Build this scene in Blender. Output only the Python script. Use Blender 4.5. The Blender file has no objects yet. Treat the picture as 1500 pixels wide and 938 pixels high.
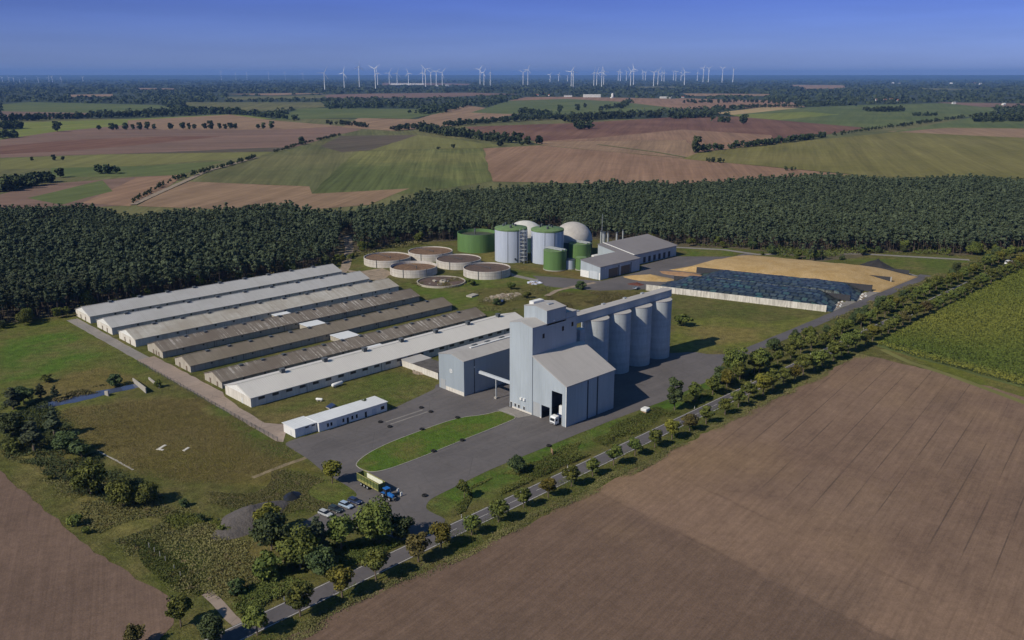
import bpy, math, random
import numpy as np
from mathutils import Matrix, Vector

# ------------------------------------------------------------------ camera
S = bpy.context.scene
COL = S.collection
CAMH = 120.0
HEAD = math.radians(45.567)          # heading of the drone, from +X towards +Y
TILT = math.radians(15.68)           # looking down
FPX = 1279.0                         # focal length in photo pixels (photo 1500 wide)
cd = bpy.data.cameras.new('camera')
cam = bpy.data.objects.new('camera', cd)
COL.objects.link(cam)
cam.location = (0, 0, CAMH)
cam.rotation_euler = (math.pi/2 - TILT, 0, HEAD - math.pi/2)
cd.sensor_width = 36.0
cd.lens = 36.0*FPX/1500.0
cd.clip_start = 1.0
cd.clip_end = 200000.0
S.camera = cam

# ------------------------------------------------------------------ sky, sun, exposure
SUN_EL = math.radians(39.5)
sun_dir = Vector((-1.0, 0.13, 0)).normalized()*math.cos(SUN_EL) + Vector((0, 0, math.sin(SUN_EL)))
world = bpy.data.worlds.new('World'); S.world = world
world.use_nodes = True
wn = world.node_tree; wn.nodes.clear()
sky = wn.nodes.new('ShaderNodeTexSky'); sky.sky_type = 'NISHITA'; sky.sun_disc = False
sky.sun_elevation = SUN_EL
sky.sun_rotation = math.atan2(sun_dir.x, sun_dir.y)
sky.altitude = 120; sky.air_density = 1.0; sky.dust_density = 0.3; sky.ozone_density = 3.0
tint = wn.nodes.new('ShaderNodeMix'); tint.data_type = 'RGBA'; tint.blend_type = 'MULTIPLY'
tint.inputs[0].default_value = 1.0
tint.inputs[7].default_value = (0.40, 0.50, 1.1, 1)
# the zenith is less violet than the horizon
tc = wn.nodes.new('ShaderNodeTexCoord'); sx_ = wn.nodes.new('ShaderNodeSeparateXYZ'); wn.links.new(tc.outputs['Generated'], sx_.inputs[0])
zt = wn.nodes.new('ShaderNodeValToRGB'); wn.links.new(sx_.outputs[2], zt.inputs[0])
ze = zt.color_ramp.elements
ze[0].position = 0.0; ze[0].color = (0.39, 0.515, 1.24, 1); ze[1].position = 0.45; ze[1].color = (0.48, 0.75, 0.84, 1)
zm = ze.new(0.10); zm.color = (0.25, 0.315, 0.95, 1)
# thin uneven veil, long flat bands
sm_ = wn.nodes.new('ShaderNodeMapping'); sm_.inputs['Scale'].default_value = (2.2, 2.2, 26.0); wn.links.new(tc.outputs['Generated'], sm_.inputs[0])
sn_ = wn.nodes.new('ShaderNodeTexNoise'); sn_.inputs['Scale'].default_value = 1.6; sn_.inputs['Detail'].default_value = 4; wn.links.new(sm_.outputs[0], sn_.inputs['Vector'])
sr_ = wn.nodes.new('ShaderNodeMapRange'); sr_.inputs[1].default_value = 0.3; sr_.inputs[2].default_value = 0.7; sr_.inputs[3].default_value = 0.93; sr_.inputs[4].default_value = 1.08; wn.links.new(sn_.outputs[0], sr_.inputs[0])
sv_ = wn.nodes.new('ShaderNodeVectorMath'); sv_.operation = 'SCALE'; wn.links.new(zt.outputs[0], sv_.inputs[0]); wn.links.new(sr_.outputs[0], sv_.inputs['Scale'])
wn.links.new(sv_.outputs[0], tint.inputs[7])
bg = wn.nodes.new('ShaderNodeBackground'); bg.inputs[1].default_value = 0.085
wo = wn.nodes.new('ShaderNodeOutputWorld')
wn.links.new(sky.outputs[0], tint.inputs[6]); wn.links.new(tint.outputs[2], bg.inputs[0])
wn.links.new(bg.outputs[0], wo.inputs[0])
sl = bpy.data.lights.new('sun', 'SUN'); sl.energy = 4.2; sl.angle = math.radians(0.5)
sl.color = (1.0, 0.925, 0.775)
so = bpy.data.objects.new('sun', sl); COL.objects.link(so)
so.location = (-200, 50, 400)
so.rotation_euler = (-sun_dir).to_track_quat('-Z', 'Y').to_euler()
S.view_settings.view_transform = 'Standard'; S.view_settings.look = 'None'
S.view_settings.exposure = 0.0; S.view_settings.gamma = 1.0
S.view_settings.use_curve_mapping = False
S.cycles.use_denoising = True
S.cycles.max_bounces = 4; S.cycles.diffuse_bounces = 2; S.cycles.glossy_bounces = 2
S.cycles.volume_bounces = 0; S.cycles.transparent_max_bounces = 4
S.cycles.use_adaptive_sampling = True; S.cycles.adaptive_threshold = 0.02

# ------------------------------------------------------------------ helpers
cT, sT = math.cos(TILT), math.sin(TILT)
cH, sH = math.cos(HEAD), math.sin(HEAD)
def g(px, py, z=0.0):
    """where the sight line of a photo pixel meets height z (survey of the place)"""
    a = (px-750)/FPX; b = -(py-469)/FPX
    f = cT + b*sT; d = -sT + b*cT
    t = (z-CAMH)/d
    right, fwd = a*t, f*t
    return (fwd*cH + right*sH, fwd*sH - right*cH)
def proj(x, y, z):
    fwd = x*cH + y*sH; right = x*sH - y*cH; rz = z-CAMH
    dep = fwd*cT - rz*sT
    return 750+FPX*right/dep, 469-FPX*(fwd*sT + rz*cT)/dep
def depth(x, y):
    return (x*cH + y*sH)*cT + CAMH*sT

def tag(o, label=None, cat=None, group=None, kind=None):
    if label: o['label'] = label
    if cat: o['category'] = cat
    if group: o['group'] = group
    if kind: o['kind'] = kind
    return o
def thing(name, label, cat, loc=(0, 0, 0), rz=0.0, group=None):
    o = bpy.data.objects.new(name, None); COL.objects.link(o)
    o.empty_display_size = 1.0
    o.location = loc if len(loc) == 3 else (loc[0], loc[1], 0); o.rotation_euler = (0, 0, rz)
    return tag(o, label, cat, group)
def copy_tree(o, parent=None):
    c = o.copy(); COL.objects.link(c)
    if parent: c.parent = parent
    for ch in o.children: copy_tree(ch, c)
    return c

class MB:
    """collects shapes, becomes ONE mesh object"""
    def __init__(s): s.v = []; s.f = []; s.m = []; s.mi = 0; s.M = None
    def add(s, vs, fs):
        n = len(s.v)
        if s.M is not None: vs = [tuple(s.M @ Vector(p)) for p in vs]
        s.v += [tuple(p) for p in vs]
        for f in fs: s.f.append(tuple(i+n for i in f)); s.m.append(s.mi)
        return s
    def box(s, x0, x1, y0, y1, z0, z1):
        return s.add([(x0,y0,z0),(x1,y0,z0),(x1,y1,z0),(x0,y1,z0),(x0,y0,z1),(x1,y0,z1),(x1,y1,z1),(x0,y1,z1)],
                     [(0,3,2,1),(4,5,6,7),(0,1,5,4),(1,2,6,5),(2,3,7,6),(3,0,4,7)])
    def prism(s, poly, z0, z1):
        n = len(poly)
        a = sum(poly[i][0]*poly[(i+1)%n][1]-poly[(i+1)%n][0]*poly[i][1] for i in range(n))
        if a < 0: poly = poly[::-1]
        return s.add([(p[0],p[1],z0) for p in poly]+[(p[0],p[1],z1) for p in poly],
            [tuple(range(n))[::-1], tuple(range(n, 2*n))]+[(i,(i+1)%n,n+(i+1)%n,n+i) for i in range(n)])
    def xprism(s, poly, x0, x1):      # poly in (y,z), extruded along x
        n = len(poly)
        a = sum(poly[i][0]*poly[(i+1)%n][1]-poly[(i+1)%n][0]*poly[i][1] for i in range(n))
        if a < 0: poly = poly[::-1]
        return s.add([(x0,p[0],p[1]) for p in poly]+[(x1,p[0],p[1]) for p in poly],
            [tuple(range(n))[::-1], tuple(range(n, 2*n))]+[(i,(i+1)%n,n+(i+1)%n,n+i) for i in range(n)])
    def yprism(s, poly, y0, y1):      # poly in (x,z), extruded along y
        n = len(poly)
        a = sum(poly[i][0]*poly[(i+1)%n][1]-poly[(i+1)%n][0]*poly[i][1] for i in range(n))
        if a > 0: poly = poly[::-1]
        return s.add([(p[0],y0,p[1]) for p in poly]+[(p[0],y1,p[1]) for p in poly],
            [tuple(range(n))[::-1], tuple(range(n, 2*n))]+[(i,(i+1)%n,n+(i+1)%n,n+i) for i in range(n)])
    def lathe(s, prof, n=32, c=(0, 0), cap0=True, cap1=True):     # prof: (r,z) from bottom to top
        vs = []
        for r, z in prof:
            for i in range(n):
                a = 2*math.pi*i/n; vs.append((c[0]+r*math.cos(a), c[1]+r*math.sin(a), z))
        fs = []
        for k in range(len(prof)-1):
            for i in range(n):
                j = (i+1)%n; fs.append((k*n+i, k*n+j, (k+1)*n+j, (k+1)*n+i))
        if cap0: fs.append(tuple(range(n))[::-1])
        if cap1: fs.append(tuple((len(prof)-1)*n+i for i in range(n)))
        return s.add(vs, fs)
    def cyl(s, c, r, z0, z1, n=20): return s.lathe([(r,z0),(r,z1)], n, c)
    def tube(s, p, q, r, n=8, r2=None):
        p = Vector(p); q = Vector(q); d = (q-p).normalized(); r2 = r if r2 is None else r2
        u = d.orthogonal().normalized(); w = d.cross(u)
        vs = []
        for c, rr in ((p, r), (q, r2)):
            for i in range(n):
                a = 2*math.pi*i/n; vs.append(tuple(c+u*math.cos(a)*rr+w*math.sin(a)*rr))
        return s.add(vs, [(i,(i+1)%n,n+(i+1)%n,n+i) for i in range(n)]+[tuple(range(n))[::-1], tuple(range(n,2*n))])
    def build(s, name, mats, parent=None, smooth=False, bevel=0.0):
        me = bpy.data.meshes.new(name)
        me.from_pydata(s.v, [], s.f); me.validate()
        for m in (mats if isinstance(mats, (list, tuple)) else [mats]): me.materials.append(m)
        if isinstance(mats, (list, tuple)): me.polygons.foreach_set('material_index', s.m)
        if smooth:
            me.polygons.foreach_set('use_smooth', [True]*len(me.polygons))
            me.set_sharp_from_angle(angle=math.radians(40))
        me.update()
        o = bpy.data.objects.new(name, me); COL.objects.link(o)
        if parent: o.parent = parent
        if bevel:
            b = o.modifiers.new('bevel', 'BEVEL'); b.width = bevel; b.segments = 1; b.limit_method = 'ANGLE'
        return o

def np_mesh(name, V, Q, mats, attrs=None, mi=None, smooth=False):
    me = bpy.data.meshes.new(name)
    n, m, k = len(V), len(Q), Q.shape[1]
    me.vertices.add(n); me.vertices.foreach_set('co', np.ascontiguousarray(V, np.float32).ravel())
    me.loops.add(m*k); me.loops.foreach_set('vertex_index', np.ascontiguousarray(Q, np.int32).ravel())
    me.polygons.add(m)
    me.polygons.foreach_set('loop_start', np.arange(0, m*k, k, dtype=np.int32))
    try: me.polygons.foreach_set('loop_total', np.full(m, k, np.int32))
    except Exception: pass
    for mt in mats: me.materials.append(mt)
    if mi is not None: me.polygons.foreach_set('material_index', np.ascontiguousarray(mi, np.int32))
    if smooth: me.polygons.foreach_set('use_smooth', np.ones(m, bool))
    for nm, (tp, arr) in (attrs or {}).items():
        a = me.attributes.new(nm, tp, 'POINT')
        a.data.foreach_set('color' if tp == 'FLOAT_COLOR' else 'value', np.ascontiguousarray(arr, np.float32).ravel())
    me.update(calc_edges=True)
    return me
def obj(name, me, parent=None, loc=None):
    o = bpy.data.objects.new(name, me); COL.objects.link(o)
    if parent: o.parent = parent
    if loc: o.location = loc
    return o

def pip(X, Y, poly):
    X = np.asarray(X, float); Y = np.asarray(Y, float)
    inside = np.zeros(X.shape, bool); n = len(poly); j = n-1
    for i in range(n):
        xi, yi = poly[i]; xj, yj = poly[j]
        c = ((yi > Y) != (yj > Y)) & (X < (xj-xi)*(Y-yi)/((yj-yi) or 1e-9)+xi)
        inside ^= c; j = i
    return inside

# ------------------------------------------------------------------ materials
class NT:
    def __init__(s, name):
        s.mat = bpy.data.materials.new(name); s.mat.use_nodes = True
        s.t = s.mat.node_tree; s.t.nodes.clear()
        s.o = s.t.nodes.new('ShaderNodeOutputMaterial')
        s.b = s.t.nodes.new('ShaderNodeBsdfPrincipled')
        s.t.links.new(s.b.outputs[0], s.o.inputs[0])
        s.b.inputs['Specular IOR Level'].default_value = 0.25
    def n(s, typ, **kw):
        x = s.t.nodes.new(typ)
        for k, v in kw.items(): setattr(x, k, v)
        return x
    def put(s, sock, v):
        if hasattr(v, 'links'): s.t.links.new(v, sock)
        elif isinstance(v, (tuple, list)) and len(v) == 3 and sock.type == 'RGBA': sock.default_value = (*v, 1)
        else: sock.default_value = v
    def coords(s, kind='world', scale=(1, 1, 1), rot=0.0):
        if kind == 'world': c = s.n('ShaderNodeNewGeometry').outputs['Position']
        else: c = s.n('ShaderNodeTexCoord').outputs['Object']
        if scale == (1, 1, 1) and rot == 0: return c
        m = s.n('ShaderNodeMapping', vector_type='POINT'); s.put(m.inputs[0], c)
        m.inputs['Scale'].default_value = scale
        if rot:
            m2 = s.n('ShaderNodeMapping', vector_type='POINT'); s.put(m2.inputs[0], c)
            m2.inputs['Rotation'].default_value = (0, 0, rot); s.put(m.inputs[0], m2.outputs[0])
        return m.outputs[0]
    def noise(s, vec, scale=1.0, detail=4.0, rough=0.55):
        x = s.n('ShaderNodeTexNoise'); s.put(x.inputs['Vector'], vec)
        x.inputs['Scale'].default_value = scale; x.inputs['Detail'].default_value = detail
        x.inputs['Roughness'].default_value = rough
        return x.outputs[0]
    def remap(s, v, a, b, c=0.0, d=1.0, smooth=False):
        x = s.n('ShaderNodeMapRange', clamp=True)
        if smooth: x.interpolation_type = 'SMOOTHSTEP'
        s.put(x.inputs[0], v)
        for i, q in enumerate((a, b, c, d)): x.inputs[1+i].default_value = q
        return x.outputs[0]
    def math(s, op, a, b=0.0):
        x = s.n('ShaderNodeMath', operation=op); s.put(x.inputs[0], a); s.put(x.inputs[1], b); return x.outputs[0]
    def mix(s, f, a, b, mode='MIX'):
        x = s.n('ShaderNodeMix', data_type='RGBA', blend_type=mode)
        s.put(x.inputs[0], f); s.put(x.inputs[6], a); s.put(x.inputs[7], b); return x.outputs[2]
    def grey(s, v):
        x = s.n('ShaderNodeCombineColor'); [s.put(x.inputs[i], v) for i in range(3)]; return x.outputs[0]
    def attr(s, name):
        return s.n('ShaderNodeAttribute', attribute_name=name)
    def xyz(s, vec):
        x = s.n('ShaderNodeSeparateXYZ'); s.put(x.inputs[0], vec); return x.outputs
    def bump(s, h, dist=0.1, strength=1.0):
        x = s.n('ShaderNodeBump'); x.inputs['Distance'].default_value = dist; x.inputs['Strength'].default_value = strength
        s.put(x.inputs['Height'], h); s.t.links.new(x.outputs[0], s.b.inputs['Normal'])
    def done(s, col, rough=0.8, metal=0.0, spec=None):
        s.put(s.b.inputs['Base Color'], col); s.put(s.b.inputs['Roughness'], rough); s.b.inputs['Metallic'].default_value = metal
        if spec is not None: s.b.inputs['Specular IOR Level'].default_value = spec
        return s.mat

def simple(name, c, rough=0.7, var=0.25, scale=0.6, kind='obj', metal=0.0, fine=True, spec=None):
    t = NT(name); v = t.coords(kind)
    a = t.remap(t.noise(v, scale, 5), 0.3, 0.7, 1-var, 1+var)
    col = t.mix(1.0, c, t.grey(a), 'MULTIPLY')
    if fine:
        b = t.remap(t.noise(v, scale*7, 3), 0.3, 0.7, 1-var*0.5, 1+var*0.5)
        col = t.mix(1.0, col, t.grey(b), 'MULTIPLY')
    return t.done(col, rough, metal, spec)

def wall_mat(name, c, dirt=(0.18, 0.16, 0.13), amount=0.5, kind='obj'):
    t = NT(name); v = t.coords(kind)
    streak = t.noise(t.coords(kind, (0.9, 0.9, 0.12)), 1.0, 5, 0.65)
    big = t.noise(v, 0.12, 4)
    f = t.math('MULTIPLY', t.remap(streak, 0.42, 0.75), amount)
    f2 = t.math('MULTIPLY', t.remap(big, 0.45, 0.75), amount*0.5)
    col = t.mix(f, c, dirt); col = t.mix(f2, col, dirt)
    t.bump(t.noise(v, 3.0, 3), 0.02)
    return t.done(col, 0.85)

def metal_panel(name, c, pitch=1.0, amp=0.06):
    t = NT(name); p = t.xyz(t.coords('obj'))
    h = t.math('ADD', p[0], p[1])
    w = t.math('SINE', t.math('MULTIPLY', h, 2*math.pi/pitch))
    band = t.math('FRACT', t.math('MULTIPLY', h, 1/6.0))
    seam = t.remap(band, 0.0, 0.02, 0.85, 1.0)
    var = t.remap(t.noise(t.coords('obj', (0.16, 0.16, 0.03)), 1.0, 4), 0.3, 0.7, 1-amp, 1+amp)
    var2 = t.remap(t.noise(t.coords('obj', (1.2, 1.2, 0.1)), 1.0, 3), 0.3, 0.7, 1-amp*0.6, 1+amp*0.6)
    col = t.mix(1.0, c, t.grey(t.math('MULTIPLY', t.math('MULTIPLY', seam, var), var2)), 'MULTIPLY')
    t.bump(w, 0.02, 0.5)
    return t.done(col, 0.5, 0.0, 0.4)

def roof_mat(name, c, c2, streakc, streak=0.0, blotch=0.4):
    """roofs whose ridge runs along x: streaks run down the slope (y)"""
    t = NT(name); v = t.coords('obj')
    b1 = t.remap(t.noise(v, 0.06, 5, 0.6), 0.42, 0.62)
    b2 = t.remap(t.noise(v, 0.45, 5, 0.6), 0.35, 0.7)
    run = t.noise(t.coords('obj', (0.5, 0.05, 0.05)), 1.0, 3, 0.6)
    col = t.mix(t.math('MULTIPLY', b1, blotch), c, c2)
    col = t.mix(t.math('MULTIPLY', b2, blotch*0.6), col, c2)
    col = t.mix(t.math('MULTIPLY', t.remap(run, 0.5, 0.68), blotch), col, c2)
    if streak:
        s1 = t.noise(t.coords('obj', (1.25, 0.03, 0.03)), 1.0, 2, 0.5)
        mask = t.remap(t.noise(t.coords('obj', (0.03, 0.09, 0.09)), 1.0, 3), 0.42, 0.58)
        brk = t.remap(t.noise(v, 0.5, 3), 0.35, 0.6)
        f = t.math('MULTIPLY', t.remap(s1, 0.52, 0.6), t.math('MULTIPLY', mask, streak))
        col = t.mix(t.math('MULTIPLY', f, brk), col, streakc)
    w = t.math('SINE', t.math('MULTIPLY', t.xyz(v)[0], 2*math.pi/0.9))
    t.bump(w, 0.04, 0.5)
    return t.done(col, 0.75)

def leaf_mat(name, dark, light, odd=None, sat=1.0):
    t = NT(name)
    tone = t.attr('tone').outputs['Fac']
    col = t.mix(tone, dark, light)
    rnd = t.n('ShaderNodeObjectInfo').outputs['Random']
    hs = t.n('ShaderNodeHueSaturation')
    t.put(hs.inputs['Hue'], t.remap(rnd, 0, 1, 0.478, 0.515)); t.put(hs.inputs['Value'], t.remap(rnd, 0, 1, 0.8, 1.25))
    hs.inputs['Saturation'].default_value = sat
    t.put(hs.inputs['Color'], col)
    col = hs.outputs[0]
    if odd:
        p = t.remap(t.noise(t.coords('world'), 0.5, 2), 0.56, 0.7)
        col = t.mix(t.math('MULTIPLY', p, 0.7), col, odd)
    return t.done(col, 0.75, 0.0, 0.15)

M = {}
M['leaf_green'] = leaf_mat('leaf_green', (0.048, 0.066, 0.017), (0.140, 0.155, 0.034))
M['leaf_dark'] = leaf_mat('leaf_dark', (0.033, 0.050, 0.021), (0.086, 0.110, 0.040))
M['leaf_yellow'] = leaf_mat('leaf_yellow', (0.068, 0.070, 0.014), (0.180, 0.158, 0.028))
M['leaf_rust'] = leaf_mat('leaf_rust', (0.058, 0.054, 0.018), (0.132, 0.108, 0.036))
M['leaf_pine'] = leaf_mat('leaf_pine', (0.048, 0.063, 0.037), (0.078, 0.094, 0.050))
M['leaf_far'] = leaf_mat('leaf_far', (0.028, 0.042, 0.020), (0.066, 0.084, 0.034))
M['leaf_scrub'] = leaf_mat('leaf_scrub', (0.088, 0.090, 0.032), (0.180, 0.162, 0.066), odd=(0.20, 0.15, 0.085))
M['leaf_hedge'] = leaf_mat('leaf_hedge', (0.046, 0.066, 0.015), (0.140, 0.155, 0.042), odd=(0.11, 0.09, 0.03))
M['tuft'] = leaf_mat('tuft', (0.125, 0.106, 0.044), (0.235, 0.198, 0.082))
M['crop'] = leaf_mat('crop', (0.075, 0.100, 0.018), (0.205, 0.185, 0.038))
M['bark'] = simple('bark', (0.16, 0.12, 0.09), 0.9, 0.3, 1.5)
M['pine_bark'] = simple('pine_bark', (0.13, 0.098, 0.078), 0.9, 0.3, 1.0)
M['asphalt'] = None
def asphalt(name, c, patch, marks=True):
    t = NT(name); v = t.coords('world')
    a = t.remap(t.noise(v, 0.05, 5, 0.6), 0.3, 0.7, 0.82, 1.16)
    b = t.remap(t.noise(v, 0.6, 5, 0.65), 0.3, 0.7, 0.9, 1.1)
    f = t.remap(t.noise(v, 9.0, 3), 0.3, 0.7, 0.9, 1.1)
    col = t.mix(1.0, c, t.grey(t.math('MULTIPLY', a, t.math('MULTIPLY', b, f))), 'MULTIPLY')
    tr = t.noise(t.coords('world', (0.02, 0.35, 0.1)), 1.0, 4, 0.6)
    col = t.mix(t.math('MULTIPLY', t.remap(tr, 0.5, 0.7), 0.45), col, patch)
    dust = t.remap(t.noise(v, 0.022, 6, 0.7), 0.55, 0.72)
    col = t.mix(t.math('MULTIPLY', dust, 0.4), col, patch)
    cr = t.n('ShaderNodeTexVoronoi', feature='DISTANCE_TO_EDGE'); t.put(cr.inputs[0], v); cr.inputs['Scale'].default_value = 0.09
    crack = t.math('MULTIPLY', t.remap(cr.outputs[0], 0.0, 0.012, 1.0, 0.0), 0.35)
    col = t.mix(crack, col, (0.05, 0.047, 0.045))
    t.bump(t.noise(v, 6.0, 3), 0.02)
    return t.done(col, 0.85)
M['asphalt'] = asphalt('asphalt', (0.118, 0.106, 0.106), (0.155, 0.135, 0.128))
M['road_asphalt'] = asphalt('road_asphalt', (0.108, 0.098, 0.104), (0.14, 0.125, 0.125))
M['concrete_road'] = asphalt('concrete_road', (0.30, 0.235, 0.195), (0.22, 0.17, 0.14))
M['old_concrete_road'] = asphalt('old_concrete_road', (0.23, 0.21, 0.195), (0.29, 0.25, 0.22))
M['dirt'] = simple('dirt', (0.27, 0.21, 0.155), 0.95, 0.3, 0.3, 'world')
M['white_paint'] = simple('white_paint', (0.50, 0.485, 0.46), 0.6, 0.2, 1.0, 'world')
M['concrete'] = wall_mat('concrete', (0.40, 0.37, 0.33), (0.16, 0.14, 0.12), 0.5)
M['white_wall'] = wall_mat('white_wall', (0.66, 0.62, 0.56), (0.26, 0.22, 0.18), 0.45)
M['old_wall'] = wall_mat('old_wall', (0.44, 0.40, 0.34), (0.20, 0.16, 0.12), 0.6)
M['office_wall'] = wall_mat('office_wall', (0.72, 0.71, 0.70), (0.4, 0.38, 0.35), 0.25)
M['clamp_wall'] = wall_mat('clamp_wall', (0.68, 0.64, 0.57), (0.12, 0.10, 0.08), 0.75)
M['dark_wall'] = wall_mat('dark_wall', (0.05, 0.05, 0.057), (0.03, 0.03, 0.033), 0.5)
M['tank_wall'] = wall_mat('tank_wall', (0.58, 0.54, 0.50), (0.24, 0.19, 0.15), 0.55)
M['panel'] = metal_panel('panel', (0.365, 0.405, 0.445), 1.0, 0.10)
M['panel_dark'] = metal_panel('panel_dark', (0.30, 0.34, 0.38))
M['panel_light'] = metal_panel('panel_light', (0.50, 0.53, 0.57))
M['silo_concrete'] = None
def silo_mat():
    t = NT('silo_concrete'); v = t.coords('obj'); p = t.xyz(v)
    lift = t.math('FRACT', t.math('MULTIPLY', p[2], 1/1.5))
    seam = t.remap(lift, 0.0, 0.05, 0.9, 1.0)
    bandn = t.remap(t.noise(t.coords('obj', (0.02, 0.02, 0.35)), 1.0, 4), 0.35, 0.65, 0.86, 1.1)
    var = t.remap(t.noise(t.coords('obj', (0.9, 0.9, 0.2)), 1.0, 5, 0.65), 0.3, 0.7, 0.88, 1.1)
    col = t.mix(1.0, (0.42, 0.445, 0.46), t.grey(t.math('MULTIPLY', seam, t.math('MULTIPLY', bandn, var))), 'MULTIPLY')
    return t.done(col, 0.85)
M['silo_concrete'] = silo_mat()
M['roof_grey'] = roof_mat('roof_grey', (0.42, 0.40, 0.385), (0.34, 0.315, 0.30), (0.6, 0.6, 0.6), 0, 0.5)
M['roof_hall'] = roof_mat('roof_hall', (0.43, 0.40, 0.38), (0.36, 0.335, 0.315), (0.6, 0.6, 0.6), 0, 0.5)
M['roof_service'] = roof_mat('roof_service', (0.235, 0.215, 0.215), (0.195, 0.178, 0.178), (0.4, 0.4, 0.4), 0, 0.5)
M['roof_white'] = roof_mat('roof_white', (0.44, 0.43, 0.425), (0.36, 0.345, 0.33), (0.7, 0.7, 0.7), 0, 0.5)
M['roof_cream'] = roof_mat('roof_cream', (0.46, 0.43, 0.385), (0.31, 0.27, 0.22), (0.75, 0.72, 0.68), 0.25, 0.7)
M['roof_new'] = roof_mat('roof_new', (0.60, 0.57, 0.535), (0.52, 0.49, 0.46), (0.7, 0.7, 0.7), 0, 0.35)
M['roof_old'] = roof_mat('roof_old', (0.215, 0.182, 0.150), (0.150, 0.120, 0.095), (0.52, 0.48, 0.44), 0.85, 0.7)
M['roof_brown'] = roof_mat('roof_brown', (0.225, 0.190, 0.148), (0.165, 0.135, 0.10), (0.30, 0.26, 0.22), 0.35, 0.7)
M['roof_office'] = roof_mat('roof_office', (0.66, 0.67, 0.69), (0.55, 0.55, 0.56), (0.7, 0.7, 0.7), 0, 0.35)
M['trim_white'] = simple('trim_white', (0.72, 0.71, 0.69), 0.5, 0.1, 1)
M['trim_dark'] = simple('trim_dark', (0.035, 0.04, 0.05), 0.5, 0.2, 1)
M['glass'] = simple('glass', (0.02, 0.025, 0.035), 0.12, 0.2, 1, spec=0.5)
M['window_old'] = simple('window_old', (0.07, 0.065, 0.06), 0.4, 0.4, 1.5)
M['door_grey'] = metal_panel('door_grey', (0.36, 0.37, 0.38), 0.5)
M['door_brown'] = simple('door_brown', (0.16, 0.12, 0.09), 0.8, 0.3, 2)
M['door_white'] = simple('door_white', (0.6, 0.6, 0.6), 0.6, 0.15, 2)
M['green_panel'] = metal_panel('green_panel', (0.105, 0.19, 0.062), 0.8, 0.1)
M['green_roof'] = simple('green_roof', (0.13, 0.20, 0.085), 0.7, 0.2, 0.4)
M['blue_panel'] = metal_panel('blue_panel', (0.43, 0.47, 0.56), 0.8, 0.08)
M['teal_panel'] = metal_panel('teal_panel', (0.05, 0.10, 0.10), 0.8, 0.1)
M['steel'] = simple('steel', (0.42, 0.44, 0.46), 0.45, 0.15, 1, metal=0.3)
M['dark_steel'] = simple('dark_steel', (0.09, 0.10, 0.11), 0.55, 0.2, 1)
M['membrane'] = simple('membrane', (0.43, 0.40, 0.37), 0.65, 0.12, 0.25)
M['membrane_white'] = simple('membrane_white', (0.60, 0.58, 0.54), 0.65, 0.12, 0.25)
def slurry(name, c, c2):
    t = NT(name); v = t.coords('obj')
    col = t.mix(t.remap(t.noise(v, 0.35, 6, 0.65), 0.35, 0.65), c, c2)
    col = t.mix(t.remap(t.noise(v, 1.8, 4), 0.55, 0.7), col, (0.05, 0.035, 0.025))
    t.bump(t.noise(v, 1.0, 5), 0.3)
    return t.done(col, 0.8)
M['slurry'] = slurry('slurry', (0.13, 0.075, 0.045), (0.24, 0.15, 0.09))
M['slurry_dark'] = slurry('slurry_dark', (0.085, 0.062, 0.05), (0.15, 0.10, 0.08))
M['rubber'] = simple('rubber', (0.018, 0.018, 0.019), 0.8, 0.2, 2)
M['gravel'] = None
def gravel(name, c, c2, sc=1.0, bd=0.3):
    t = NT(name); v = t.coords('world')
    col = t.mix(t.remap(t.noise(v, 0.25*sc, 6, 0.65), 0.35, 0.65), c, c2)
    f = t.remap(t.noise(v, 3.5*sc, 3), 0.3, 0.7, 0.75, 1.25)
    col = t.mix(1.0, col, t.grey(f), 'MULTIPLY')
    t.bump(t.noise(v, 1.6*sc, 5), bd)
    return t.done(col, 0.95)
M['gravel'] = gravel('gravel', (0.085, 0.075, 0.072), (0.125, 0.108, 0.100))
M['grain'] = gravel('grain', (0.36, 0.235, 0.095), (0.44, 0.305, 0.15), 0.5, 0.15)
M['red_earth'] = gravel('red_earth', (0.09, 0.035, 0.028), (0.14, 0.055, 0.04))
M['compost'] = gravel('compost', (0.022, 0.021, 0.023), (0.040, 0.037, 0.037))
M['rubble'] = gravel('rubble', (0.42, 0.37, 0.31), (0.24, 0.19, 0.14), 1.5)
M['black_sheet'] = simple('black_sheet', (0.02, 0.022, 0.028), 0.4, 0.3, 0.8)
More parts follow.
